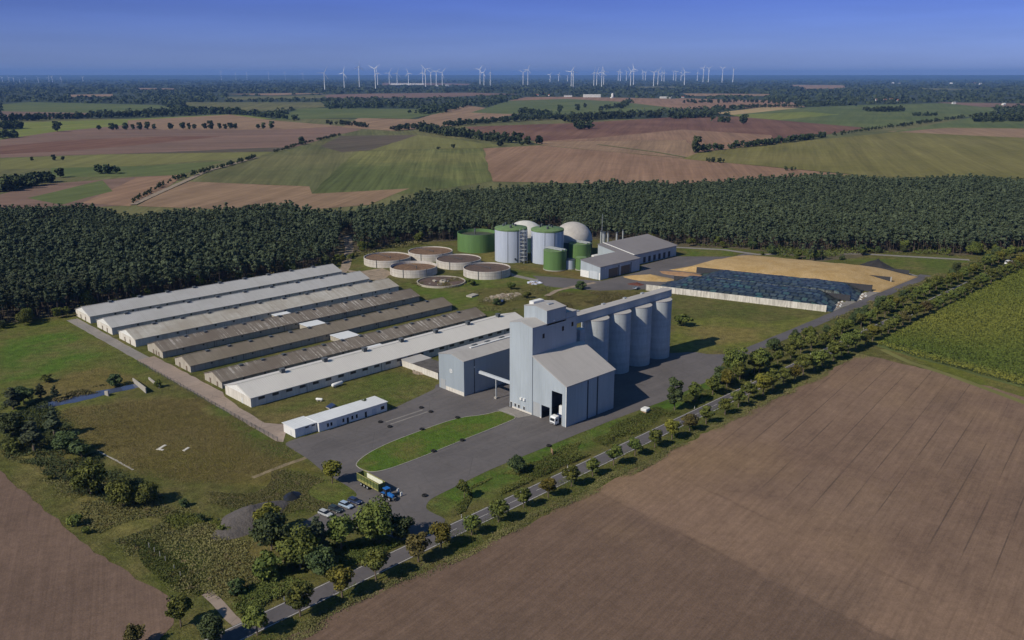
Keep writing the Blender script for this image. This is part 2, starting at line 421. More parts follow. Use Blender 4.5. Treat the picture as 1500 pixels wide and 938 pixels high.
def tarp_mat():
    t = NT('silage_sheet'); p = t.xyz(t.coords('world'))
    # lane frame: along the lane and across it
    a = t.math('ADD', t.math('MULTIPLY', p[0], -0.2926), t.math('MULTIPLY', p[1], 0.956))
    b = t.math('ADD', t.math('MULTIPLY', p[0], 0.956), t.math('MULTIPLY', p[1], 0.2926))
    cv = t.n('ShaderNodeCombineXYZ'); t.put(cv.inputs[0], a); t.put(cv.inputs[1], b)
    wob = t.n('ShaderNodeTexNoise'); t.put(wob.inputs[0], cv.outputs[0]); wob.inputs['Scale'].default_value = 0.09
    va = t.n('ShaderNodeVectorMath', operation='MULTIPLY_ADD'); t.put(va.inputs[0], wob.outputs[1])
    va.inputs[1].default_value = (5, 5, 0); t.put(va.inputs[2], cv.outputs[0])
    br = t.n('ShaderNodeTexBrick', offset=0.35, squash=1.0); t.put(br.inputs['Vector'], va.outputs[0])
    br.inputs['Color1'].default_value = (0.0, 0.0, 0.0, 1); br.inputs['Color2'].default_value = (1, 1, 1, 1)
    br.inputs['Mortar'].default_value = (0.5, 0.5, 0.5, 1)
    br.inputs['Scale'].default_value = 1.0; br.inputs['Mortar Size'].default_value = 0.6
    br.inputs['Brick Width'].default_value = 4.2; br.inputs['Row Height'].default_value = 5.6
    br.inputs['Bias'].default_value = 0.0; br.inputs['Mortar Smooth'].default_value = 0.3
    ramp = t.n('ShaderNodeValToRGB'); t.put(ramp.inputs[0], br.outputs['Color'])
    el = ramp.color_ramp.elements
    el[0].position = 0.0; el[0].color = (0.034, 0.042, 0.039, 1); el[1].position = 1.0; el[1].color = (0.042, 0.100, 0.082, 1)
    e = el.new(0.45); e.color = (0.048, 0.062, 0.058, 1)
    el[-1].position = 1.0
    e = el.new(0.80); e.color = (0.072, 0.090, 0.090, 1)
    col = t.mix(br.outputs['Fac'], ramp.outputs[0], (0.010, 0.012, 0.013))
    f = t.remap(t.noise(t.coords('world'), 1.2, 4), 0.3, 0.7, 0.75, 1.25)
    col = t.mix(1.0, col, t.grey(f), 'MULTIPLY')
    t.bump(t.noise(t.coords('world'), 0.7, 4), 0.4)
    return t.done(col, 0.4, 0, 0.5)
M['silage_sheet'] = tarp_mat()
M['water'] = simple('water', (0.06, 0.075, 0.13), 0.12, 0.15, 0.2, spec=0.5)

# ------------------------------------------------------------------ ground
def base_ground():
    t = NT('far_ground'); v = t.coords('world')
    a = t.remap(t.noise(v, 0.0012, 5, 0.6), 0.4, 0.6)
    col = t.mix(a, (0.030, 0.044, 0.024), (0.045, 0.056, 0.030))
    b = t.remap(t.noise(v, 0.02, 4), 0.3, 0.7, 0.75, 1.25)
    col = t.mix(1.0, col, t.grey(b), 'MULTIPLY')
    m = t.done(col, 0.95)
    mb = MB(); R = 40000.0
    mb.add([(R*math.cos(2*math.pi*i/64), R*math.sin(2*math.pi*i/64), -0.6) for i in range(64)], [tuple(range(64))])
    tag(mb.build('ground', m), kind='structure')
    hb = MB(); hb.lathe([(24000,-0.5),(30000,30),(36000,84),(39500,114)], 96, (0,0), False, False)
    tag(hb.build('hills', m, None, True), kind='structure')
base_ground()

def smooth_noise(X, Y, seed, sc):
    r = np.random.RandomState(seed); o = np.zeros(np.shape(X))
    for k in range(7):
        a = r.uniform(0, 2*math.pi); f = sc*r.uniform(0.6, 2.4)
        o += np.sin((np.cos(a)*X+np.sin(a)*Y)*f + r.uniform(0, 6.28))
    return o/3.0
P_ = lambda *pts: [g(*p) for p in pts]
ZONES = [  # (polygon, colour): what grows where on the meadow ground
    ([(14,520),(14,330),(100,330),(140,345),(143,470),(110,472)], (0.098,0.108,0.032)),       # bright meadow
    (P_((0,500),(95,484),(150,520),(70,548),(0,560)), (0.075,0.120,0.024)),
    (P_((60,560),(150,535),(230,562),(150,575),(60,592)), (0.135,0.105,0.045)),
    (P_((85,598),(300,580),(420,652),(430,672),(300,690),(190,690),(130,650)), (0.132,0.104,0.044)),   # dry field
    (P_((300,585),(330,590),(440,672),(400,680),(330,625)), (0.075,0.100,0.026)),
    (P_((170,690),(250,655),(420,672),(470,695),(380,712),(300,705)), (0.120,0.098,0.036)),
    (P_((420,690),(500,700),(540,728),(470,750),(430,755),(400,740)), (0.085,0.110,0.026)),
    (P_((0,660),(60,690),(130,760),(245,860),(300,800),(230,730),(120,690),(60,650)), (0.150,0.130,0.055)),
    (P_((330,800),(400,790),(430,850),(350,880),(300,850)), (0.13,0.105,0.048)),
    (P_((200,800),(300,795),(300,860),(240,860)), (0.060,0.085,0.022)),
    (P_((390,600),(560,545),(640,556),(640,572),(560,600),(415,628)), (0.085,0.100,0.030)),   # by the office
    (P_((385,610),(470,590),(480,600),(410,632)), (0.130,0.105,0.050)),
    (P_((517,677),(524,689),(553,694),(675,646),(740,619),(764,608),(735,599),(711,608),(670,612),(618,630),(553,655)), (0.075,0.115,0.022)),
    (P_((545,680),(600,668),(640,645),(600,690),(550,692)), (0.095,0.085,0.030)),
    (P_((621,740),(640,727),(717,687),(778,663),(885,617),(977,586),(1045,555),(1060,570),(900,632),(760,700),(655,764)), (0.062,0.110,0.020)),  # strip by the drive
    (P_((985,470),(1150,460),(1215,465),(1090,512),(990,520)), (0.125,0.128,0.036)),           # meadow behind silos
    (P_((1010,480),(1110,478),(1120,500),(1040,505)), (0.17,0.135,0.055)),
    (P_((985,440),(1000,436),(1210,462),(1130,472),(990,462)), (0.085,0.090,0.030)),
    (P_((590,415),(760,400),(930,420),(900,440),(830,450),(740,455),(700,460),(610,430)), (0.085,0.115,0.024)),   # around tanks
    (P_((690,425),(790,415),(800,450),(720,455)), (0.100,0.090,0.035)),
    (P_((800,428),(930,425),(960,440),(880,450),(810,452)), (0.095,0.080,0.032)),
    (P_((530,372),(560,372),(560,410),(530,400)), (0.095,0.110,0.035)),
    (P_((750,388),(860,400),(870,412),(760,395)), (0.13,0.095,0.045)),
    (P_((700,355),(725,355),(725,385),(705,385)), (0.15,0.125,0.05)),
    (P_((1000,365),(1075,362),(1070,374),(1010,376)), (0.085,0.110,0.026)),
    (P_((1225,380),(1400,375),(1440,392),(1390,410),(1330,395)), (0.085,0.105,0.030)),
    (P_((1280,500),(1345,470),(1400,440),(1500,385),(1500,600),(1420,560)), (0.115,0.120,0.030)),
]
def grass_ground():
    xs = np.arange(10, 760, 2.0); ys = np.arange(-160, 600, 2.0)
    X, Y = np.meshgrid(xs, ys, indexing='ij')
    JX = X + smooth_noise(X, Y, 1, 0.12)*1.6; JY = Y + smooth_noise(X, Y, 2, 0.12)*1.6
    C = np.empty(X.shape+(3,)); C[:] = (0.088, 0.088, 0.032)
    for poly, c in ZONES: C[pip(JX, JY, poly)] = c
    for _ in range(2):
        Cp = np.pad(C, ((1,1),(1,1),(0,0)), 'edge')
        C = (Cp[:-2,1:-1]+Cp[2:,1:-1]+Cp[1:-1,:-2]+Cp[1:-1,2:]+2*C)/6
    C = C*np.array([1.04, 1.08, 0.80])
    nx, ny = X.shape
    V = np.stack([X.ravel(), Y.ravel(), np.full(X.size, -0.02)], 1)
    I = np.arange(nx*ny).reshape(nx, ny)
    Q = np.stack([I[:-1,:-1].ravel(), I[1:,:-1].ravel(), I[1:,1:].ravel(), I[:-1,1:].ravel()], 1)
    t = NT('meadow'); v = t.coords('world')
    col = t.attr('zone').outputs['Color']
    straw = t.remap(t.noise(v, 0.045, 6, 0.68), 0.44, 0.66)
    col = t.mix(t.math('MULTIPLY', straw, 0.66), col, (0.160, 0.125, 0.052))
    lush = t.remap(t.noise(t.coords('world', (0.07, 0.03, 0.05)), 1.0, 5, 0.6), 0.54, 0.72)
    col = t.mix(t.math('MULTIPLY', lush, 0.4), col, (0.055, 0.085, 0.018))
    bare = t.remap(t.noise(v, 0.11, 6, 0.7), 0.62, 0.72)
    col = t.mix(t.math('MULTIPLY', bare, 0.45), col, (0.16, 0.125, 0.08))
    for sc, lo, hi in ((0.3, 0.7, 1.3), (1.3, 0.72, 1.28), (5.0, 0.75, 1.25)):
        col = t.mix(1.0, col, t.grey(t.remap(t.noise(v, sc, 4, 0.6), 0.3, 0.7, lo, hi)), 'MULTIPLY')
    t.bump(t.noise(v, 1.1, 5, 0.7), 0.5)
    m = t.done(col, 0.95, 0, 0.1)
    Ca = np.concatenate([C.reshape(-1, 3), np.ones((X.size, 1))], 1)
    tag(obj('meadow_ground', np_mesh('meadow_ground', V, Q, [m], {'zone': ('FLOAT_COLOR', Ca)})), kind='structure')
grass_ground()

def jag(poly, step=4.0, amp=0.5, seed=0):
    """polygon edge with small natural irregularities"""
    r = random.Random(seed); out = []
    n = len(poly)
    for i in range(n):
        a = poly[i]; b = poly[(i+1)%n]; L = math.dist(a, b); k = max(1, int(L/step))
        for j in range(k):
            f = j/k; w = 0 if j == 0 else amp
            out.append((a[0]+(b[0]-a[0])*f+r.uniform(-w, w), a[1]+(b[1]-a[1])*f+r.uniform(-w, w)))
    return out
def sheet(name, poly, z, mat, step=5.0, amp=0.4, seed=1):
    from mathutils.geometry import tessellate_polygon
    p = jag(poly, step, amp, seed) if amp else list(poly)
    tris = tessellate_polygon([[Vector((q[0], q[1], 0)) for q in p]])
    mb = MB(); mb.add([(q[0], q[1], z) for q in p], [tuple(t_) for t_ in tris])
    o = mb.build(name, mat)
    me = o.data
    if me.polygons and me.polygons[0].normal.z < 0: me.flip_normals()
    return tag(o, kind='structure')

# ploughed field in front: headland band across, tram lines on the right part
def soil_mat(name, c, c2, bands=True, ang=0.15):
    t = NT(name); v = t.coords('world'); p = t.xyz(v)
    col = t.mix(t.remap(t.noise(v, 0.018, 5, 0.6), 0.38, 0.62), c, c2)
    if bands:
        ka = t.math('SUBTRACT', p[0], t.math('MULTIPLY', p[1], 0.094))
        kb = t.math('SUBTRACT', p[0], t.math('MULTIPLY', p[1], 0.124))
        wob = t.math('MULTIPLY', t.math('SUBTRACT', t.noise(v, 0.15, 3), 0.5), 3.0)
        ina = t.remap(t.math('ADD', ka, wob), 167.5, 173.0, 0, 1, True)
        inb = t.remap(t.math('ADD', kb, wob), 191.0, 206.0, 1.0, 0.0, True)
        band = t.math('MULTIPLY', ina, inb)
        col = t.mix(t.math('MULTIPLY', band, 0.6), col, (c2[0]*1.08, c2[1]*1.06, c2[2]*1.04))
        left = t.math('SUBTRACT', 1.0, ina)
        col = t.mix(t.math('MULTIPLY', left, 0.7), col, (c[0]*0.76, c[1]*0.77, c[2]*0.80))
        for k0, kk in ((170.2, ka), (192.8, kb)):
            e = t.math('ABSOLUTE', t.math('SUBTRACT', t.math('ADD', kk, wob), k0))
            col = t.mix(t.math('MULTIPLY', t.remap(e, 0.0, 0.9, 0.45, 0.0), t.remap(t.noise(v, 0.05, 4), 0.35, 0.6)), col, (0.10, 0.065, 0.048))
        q = t.xyz(t.coords('world', (1.0001, 1, 1), -ang))
        lane = t.math('ABSOLUTE', t.math('SUBTRACT', t.math('FRACT', t.math('MULTIPLY', q[1], 1/8.0)), 0.5))
        brk = t.remap(t.noise(t.coords('world', (0.02, 0.3, 0.1), -ang), 1.0, 3), 0.40, 0.52)
        right = t.remap(kb, 205, 222)
        line = t.math('MULTIPLY', t.remap(lane, 0.012, 0.035, 1.0, 0.0), t.math('MULTIPLY', brk, right))
        col = t.mix(t.math('MULTIPLY', line, 0.62), col, (0.062, 0.045, 0.036))
        warm = t.remap(t.noise(v, 0.010, 4, 0.6), 0.50, 0.72)
        col = t.mix(t.math('MULTIPLY', warm, 0.5), col, (0.265, 0.175, 0.095))
        damp = t.remap(t.noise(t.coords('world', (0.012, 0.03, 0.02), -ang), 1.0, 5, 0.62), 0.50, 0.66)
        col = t.mix(t.math('MULTIPLY', damp, 0.5), col, (0.120, 0.082, 0.062))
    s1 = t.noise(t.coords('world', (0.03, 0.8, 0.1), -ang), 1.0, 5, 0.65)
    col = t.mix(1.0, col, t.grey(t.remap(s1, 0.3, 0.7, 0.87, 1.13)), 'MULTIPLY')
    s2 = t.noise(t.coords('world', (0.06, 2.2, 0.1), -ang), 1.0, 3, 0.6)
    col = t.mix(1.0, col, t.grey(t.remap(s2, 0.3, 0.7, 0.93, 1.07)), 'MULTIPLY')
    for sc, lo, hi in ((0.12, 0.90, 1.10), (0.5, 0.89, 1.11), (2.0, 0.90, 1.10)):
        col = t.mix(1.0, col, t.grey(t.remap(t.noise(v, sc, 4, 0.6), 0.3, 0.7, lo, hi)), 'MULTIPLY')
    t.bump(t.noise(v, 1.6, 4, 0.7), 0.10)
    return t.done(col, 0.95, 0, 0.1)
M['soil'] = soil_mat('ploughed_soil', (0.172, 0.112, 0.080), (0.205, 0.136, 0.096))
M['soil_left'] = soil_mat('ploughed_soil_left', (0.138, 0.092, 0.070), (0.165, 0.110, 0.083), False, 1.2)
sheet('ploughed_field', [(20,-150),(20,140),(60,152),(104,155.5),(140,152.5),(210,153.8),(273,154.5),(360,155.5),(371,155.5),(371,132),(364,86),(330,-150)], 0.03, M['soil'], 3, 0.9)
sheet('ploughed_field', [(8,330),(8,172),(52,171.5),(60,172.8),(65.5,176.5),(68.6,182),(69.6,188),(68.8,194),(66.9,201),(64.4,226),(62.9,259),(61.2,293),(58,330)], 0.03, M['soil_left'], 4, 0.7)

# far fields, straight from their corners
def field_mat(name, c, c2, ang=0.0, rows=0.0, big=0.004):
    t = NT(name); v = t.coords('world')
    col = t.mix(t.remap(t.noise(v, big, 5, 0.6), 0.38, 0.62), c, c2)
    s1 = t.noise(t.coords('world', (0.0015, 0.04, 0.01), -ang), 1.0, 4, 0.6)
    col = t.mix(1.0, col, t.grey(t.remap(s1, 0.3, 0.7, 0.85-rows, 1.15+rows)), 'MULTIPLY')
    s2 = t.noise(t.coords('world', (0.006, 0.22, 0.01), -ang), 1.0, 3, 0.6)
    col = t.mix(1.0, col, t.grey(t.remap(s2, 0.3, 0.7, 0.9-rows, 1.1+rows)), 'MULTIPLY')
    col = t.mix(1.0, col, t.grey(t.remap(t.noise(v, 0.05, 4), 0.3, 0.7, 0.92, 1.08)), 'MULTIPLY')
    return t.done(col, 0.95, 0, 0.1)
FM = {
 'green': field_mat('field_green', (0.090,0.115,0.040), (0.120,0.138,0.050), 0.4),
 'lime': field_mat('field_lime', (0.150,0.175,0.040), (0.180,0.190,0.050), 0.4),
 'olive': field_mat('field_olive', (0.150,0.150,0.050), (0.175,0.165,0.060), 0.9),
 'greygreen': field_mat('field_greygreen', (0.108,0.112,0.046), (0.150,0.140,0.060), 0.95, 0.08),
 'rows': field_mat('field_rows', (0.092,0.108,0.036), (0.165,0.160,0.056), 0.86, 0.16),
 'tan': field_mat('field_tan', (0.270,0.178,0.108), (0.235,0.156,0.100), 0.6, 0.04),
 'brown': field_mat('field_brown', (0.235,0.142,0.090), (0.255,0.160,0.104), 0.65, 0.05),
 'red': field_mat('field_red', (0.135,0.070,0.050), (0.180,0.100,0.068), 0.6, 0.04),
 'mauve': field_mat('field_mauve', (0.205,0.130,0.098), (0.168,0.112,0.085), -0.6, 0.04),
 'dark': field_mat('field_dark', (0.095,0.080,0.055), (0.115,0.090,0.065), 0.2),
 'straw': field_mat('field_straw', (0.38,0.28,0.14), (0.34,0.25,0.13), 0.3),
 'yellowgreen': field_mat('field_yellowgreen', (0.148,0.134,0.042), (0.178,0.156,0.054), 0.5, 0.04),
}
FIELDS = [
 ('green', [(0,153),(43,149.5),(233,154),(260,160),(133,165.5),(0,163)]),
 ('mauve', [(0,163),(133,165.5),(110,172),(0,176)]),
 ('lime', [(20,180),(187,174.5),(345,167),(400,174),(190,181),(187,184),(90,194),(0,204),(0,190)]),
 ('mauve', [(0,205),(80,193),(187,183),(187,176.5),(337,168),(400,176.5),(505,185),(530,190),(497,197),(430,216),(400,222),(150,226),(0,231)]),
 ('tan', [(190,182),(187,176.5),(337,168),(400,176.5),(505,185),(400,190),(230,190)]),
 ('red', [(0,214),(120,204),(240,200),(330,199),(200,213),(90,222),(0,226)]),
 ('dark', [(210,224),(400,216),(430,216),(400,222),(150,226)]),
 ('olive', [(0,232),(150,226.5),(400,222.5),(380,229),(200,243),(0,248)]),
 ('green', [(75,246),(200,243.5),(330,236),(262,257),(75,260)]),
 ('mauve', [(0,285),(60,270),(200,259),(268,256),(247,273),(200,300),(0,310)]),
 ('brown', [(120,297),(200,260),(268,256),(247,273),(190,302)]),
 ('green', [(40,290),(150,264),(165,280),(90,300)]),
 ('greygreen', [(277,266),(300,252),(378,229),(500,224),(600,219),(560,277),(453,283),(453,273)]),
 ('rows', [(520,222),(600,219),(707,217.5),(722,265),(600,284),(457,283)]),
 ('tan', [(200,302),(235,283),(277,266),(453,273),(457,284),(600,276),(540,300),(420,310)]),
 ('greygreen', [(380,228),(430,216),(497,197),(545,205),(560,212),(540,220),(500,223.5)]),
 ('dark', [(470,214),(500,199),(612,198),(545,220),(500,223)]),
 ('olive', [(540,220.5),(612,198),(735,213),(707,217),(600,218.7)]),
 ('brown', [(708,217.5),(790,213),(1000,232),(1255,257),(1000,272),(722,266)]),
 ('tan', [(780,208),(1000,199),(1030,226),(1000,231.5),(800,213.5)]),
 ('red', [(680,186),(850,180),(1000,171),(1090,171),(1270,187),(1130,211),(1022,224),(1005,205),(790,207.5),(700,195)]),
 ('brown', [(790,207),(860,203),(1000,190),(1130,198),(1130,211),(1022,224),(1005,205)]),
 ('tan', [(525,173),(610,175),(680,154),(770,166),(700,178),(650,186),(580,192),(500,187)]),
 ('green', [(440,158),(620,160),(660,163),(600,174),(500,173),(400,176)]),
 ('green', [(690,165),(745,148),(830,145),(905,149),(985,154),(1000,160),(880,168),(740,167)]),
 ('brown', [(745,148),(770,142.5),(830,142),(1000,145),(1140,147.5),(1090,153),(905,149),(830,145)]),
 ('mauve', [(470,139),(560,137),(690,136),(760,138),(640,143),(480,144)]),
 ('greygreen', [(330,142),(480,139.5),(470,144),(340,147)]),
 ('tan', [(330,138),(420,136.5),(480,137),(400,140)]),
 ('tan', [(98,139),(165,138),(165,141.5),(105,142.5)]),
 ('greygreen', [(270,150),(470,150),(480,157),(380,164),(270,158)]),
 ('brown', [(915,150),(1000,144),(1160,150),(1180,157),(1000,160)]),
 ('straw', [(1045,166),(1120,157),(1175,158.5),(1075,168.5)]),
 ('green', [(1070,169),(1175,158),(1260,154),(1440,150),(1462,164),(1440,169),(1275,188),(1090,172)]),
 ('lime', [(1070,169),(1180,164),(1230,168),(1140,176),(1090,172)]),
 ('yellowgreen', [(1000,233),(1023,224),(1110,213),(1300,195),(1435,170),(1500,176),(1560,176),(1560,262),(1150,258),(1255,256)]),
 ('tan', [(1300,193),(1390,188),(1520,189),(1520,203),(1450,200)]),
 ('green', [(1300,195),(1435,170),(1500,176),(1500,188),(1390,187)]),
 ('mauve', [(1370,150),(1500,152),(1500,157),(1440,157)]),
 ('tan', [(1000,137),(1130,138),(1120,141),(1010,141)]),
 ('tan', [(1155,124.5),(1238,125),(1238,130),(1180,131)]),
 ('mauve', [(560,121.5),(640,122),(690,123),(690,125),(560,125)]),
 ('tan', [(200,129),(260,130),(255,132),(200,131)]),
 ('greygreen', [(930,127),(990,127),(990,129),(935,129.5)]),
 ('greygreen', [(1345,129),(1440,131),(1440,133),(1350,132)]),
]
sheet('field', [g(*p) for p in [(-80,174),(1580,174),(1580,330),(-80,330)]], -0.33, FM['greygreen'], 400, 0.0)
for i, (k, pts) in enumerate(FIELDS):
    far = min(p[1] for p in pts)
    sheet('field', [g(*p) for p in pts], -0.3+0.012*i, FM[k], 40 if far > 170 else 400, 2.0 if far > 170 else 0.0, i)
FIELD_PX = [p for _, p in FIELDS]

# tracks between fields
def ribbon(name, pts, w, z, mat, amp=0.2, seed=2):
    L = []; R = []
    for i, p in enumerate(pts):
        a = pts[max(i-1, 0)]; b = pts[min(i+1, len(pts)-1)]
        d = Vector((b[0]-a[0], b[1]-a[1])).normalized()
        L.append((p[0]-d.y*w/2, p[1]+d.x*w/2)); R.append((p[0]+d.y*w/2, p[1]-d.x*w/2))
    return sheet(name, L+R[::-1], z, mat, 6, amp, seed)
ribbon('farm_track', P_((195,300),(232,283),(277,263),(300,252),(376,231)), 7, 0.32, M['dirt'])
ribbon('farm_track', P_((876,212),(960,223),(1005,231)), 5, 0.36, FM['green'])
ribbon('farm_track', P_((1292,512),(1330,530),(1400,553),(1500,590),(1580,616)), 3.2, 0.036, FM['olive'])
ribbon('farm_track', P_((508,345),(512,365),(506,392),(500,400)), 6, 0.03, M['dirt'])
ribbon('forest_road', P_((980,362),(1060,366),(1110,373),(1180,372),(1260,372),(1420,381)), 5, 0.03, M['old_concrete_road'])

# ------------------------------------------------------------------ paved areas
YARD = [(135.8,249),(141,249.6),(150,248.4),(178.7,248.3),(207,254.5),(209.5,258),(243,258),(243,222),(300,224),(321,210),(322,203),(328,199),(322,194.5),
        (296,183.8),(262.4,182.7),(228.7,184.5),(190.5,185),(172.2,185.3),(152,183.6),(146,183.1),(142.5,181),(140.8,178.5),(141.5,169.4),(127,168.6),
        (124.5,172),(123.5,178.5),(117,186.5),(107,188.5),(106.5,196),(110.6,197),(119.5,199.2),(132,199.2),(133.2,205),(133.5,221),(135.2,232)]
def round_corners(p, r=3.0):
    q = []
    for i in range(len(p)):
        a, b, c = Vector(p[i-1]), Vector(p[i]), Vector(p[(i+1)%len(p)])
        k1 = min(r, (a-b).length*0.4); k2 = min(r, (c-b).length*0.4)
        u = b+(a-b).normalized()*k1; w = b+(c-b).normalized()*k2
        for t in (0, 0.33, 0.67, 1): q.append(tuple(u*(1-t)**2+b*2*t*(1-t)+w*t*t))
    return q
sheet('yard_pavement', round_corners(YARD), 0.012, M['asphalt'], 6, 0.12)
ISL = [(144.3,219.5),(142.6,214.5),(144.5,208.2),(160,207.6),(180.2,208.7),(202.4,209.4),(209.5,210.2),(209.8,219.6),(202.2,220.2),(193.1,225.2),(176.7,225.3),(156.9,224.2)]
def chaikin(p, it=2):
    for _ in range(it):
        q = []
        for i in range(len(p)):
            a, b = p[i], p[(i+1)%len(p)]
            q += [(a[0]*.75+b[0]*.25, a[1]*.75+b[1]*.25), (a[0]*.25+b[0]*.75, a[1]*.25+b[1]*.75)]
        p = q
    return p
ISL = chaikin(ISL)
def island():
    t = NT('lawn'); v = t.coords('world')
    col = t.mix(t.remap(t.noise(v, 0.09, 5, 0.65), 0.45, 0.65), (0.070,0.118,0.017), (0.112,0.112,0.030))
    for sc, lo, hi in ((0.5, 0.75, 1.25), (4.0, 0.75, 1.25)):
        col = t.mix(1.0, col, t.grey(t.remap(t.noise(v, sc, 4, 0.6), 0.3, 0.7, lo, hi)), 'MULTIPLY')
    t.bump(t.noise(v, 1.5, 4), 0.3)
    M['lawn'] = t.done(col, 0.95, 0, 0.1)
    mb = MB(); mb.prism(ISL, 0.0, 0.10)
    tag(mb.build('grass_island', M['lawn']), kind='structure')
    # kerb round the island
    kb = MB(); n = len(ISL)
    for i in range(n):
        a = Vector(ISL[i]); b = Vector(ISL[(i+1)%n]); d = (b-a).normalized(); nn = Vector((d.y, -d.x))*0.11
        kb.prism([tuple(a-nn*1.0), tuple(b-nn*1.0), tuple(b+nn*1.0), tuple(a+nn*1.0)], 0.0, 0.13+0.0006*(i%3))
    tag(kb.build('kerb', M['concrete']), kind='structure')
island()
sheet('paved_apron', [(208.5,220.5),(208.5,209.5),(213.7,207.7),(213.7,220.5)], 0.115, M['old_concrete_road'], 5, 0.0)
# access road to the clamps
ribbon('access_road', [(321,196.5),(336,193.6),(378.3,194.2),(426.6,195.2),(486.6,196.0),(540,197.5),(556,199)], 6.4, 0.018, M['road_asphalt'], 0.15)
sheet('clamp_apron', [(429,199),(486,199.5),(550,201),(556,214),(546,206),(517,205.5),(488,204.5),(460,204),(428,202)], 0.024, M['old_concrete_road'], 5, 0.3)
# biogas yard
sheet('silage_yard', P_((946,424),(880,426),(800,420),(780,404),(812,406),(880,412),(938,398),(940,389),(990,376),(1075,376),(1095,370),(1115,380),(1060,392),(1022,404)), 0.014, M['asphalt'], 8, 0.4)
ribbon('biogas_road', [(403,318),(400,326),(385,340),(372,362),(372,380),(380,398),(384,420),(386,436)], 5, 0.01, M['old_concrete_road'], 0.25)
ribbon('dirt_path', P_((872,414),(840,420),(815,426),(800,434)), 3.2, 0.02, M['dirt'])
sheet('old_yard', P_((525,398),(560,393),(575,400),(560,411),(535,410),(505,395)), 0.008, M['dirt'], 4, 0.5)
# the road along the barn gables
sheet('farm_road', [(137.2,463),(142.6,463),(142.4,374),(136.8,374)], 0.02, M['old_concrete_road'], 5, 0.2)
sheet('farm_road', [(136.8,374),(144.6,374),(144.8,310),(143,305),(141.2,290),(140.6,270),(146.5,261),(140.8,256),(136.5,250.2),(135.2,252),(136,300)], 0.021, M['concrete_road'], 4, 0.3)
ribbon('dirt_path', P_((452,668),(445,672),(395,690),(370,700)), 1.7, 0.01, simple('worn_grass', (0.21,0.165,0.10), 0.95, 0.35, 0.4, 'world'), 0.4)
ribbon('concrete_path', P_((300,866),(318,882),(338,905),(350,915)), 2.6, 0.014, M['concrete_road'])
ribbon('slab_path', [(88.9,287),(90.3,275),(91.4,264)], 0.7, 0.02, M['concrete'], 0.25)
sheet('water', [g(*p) for p in ((50,594),(100,581),(158,570.5),(200,562),(206,567),(160,577),(110,590),(54,600))], 0.012, M['water'], 3, 0.5)

# main road with markings
def rc(x): return 164.2 + 0.0165*(x-122)
RX = [-40, 40, 90, 122, 170, 216, 300, 370, 460, 560, 650, 800, 1000]
ribbon('main_road', [(x, rc(x)) for x in RX], 6.2, 0.034, M['road_asphalt'], 0.0)
for off in (-2.75, 2.75):
    ribbon('road_edge_line', [(x, rc(x)+off) for x in RX], 0.18, 0.040, M['white_paint'], 0.0)
dm = MB(); x = 40.0
while x < 700:
    y0, y1 = rc(x), rc(x+4); dm.add([(x,y0-0.07,0.041),(x+4,y1-0.07,0.041),(x+4,y1+0.07,0.041),(x,y0+0.07,0.041)], [(0,1,2,3)]); x += 12
tag(dm.build('road_centre_dashes', M['white_paint']), kind='structure')
# weighbridge wheel strips on the yard
wb = MB()
for y in (237.4, 240.2): wb.add([(172,y-0.35,0.02),(189,y-0.35,0.02),(189,y+0.35,0.02),(172,y+0.35,0.02)], [(0,1,2,3)])
tag(wb.build('pavement_strips', M['old_concrete_road']), kind='structure')

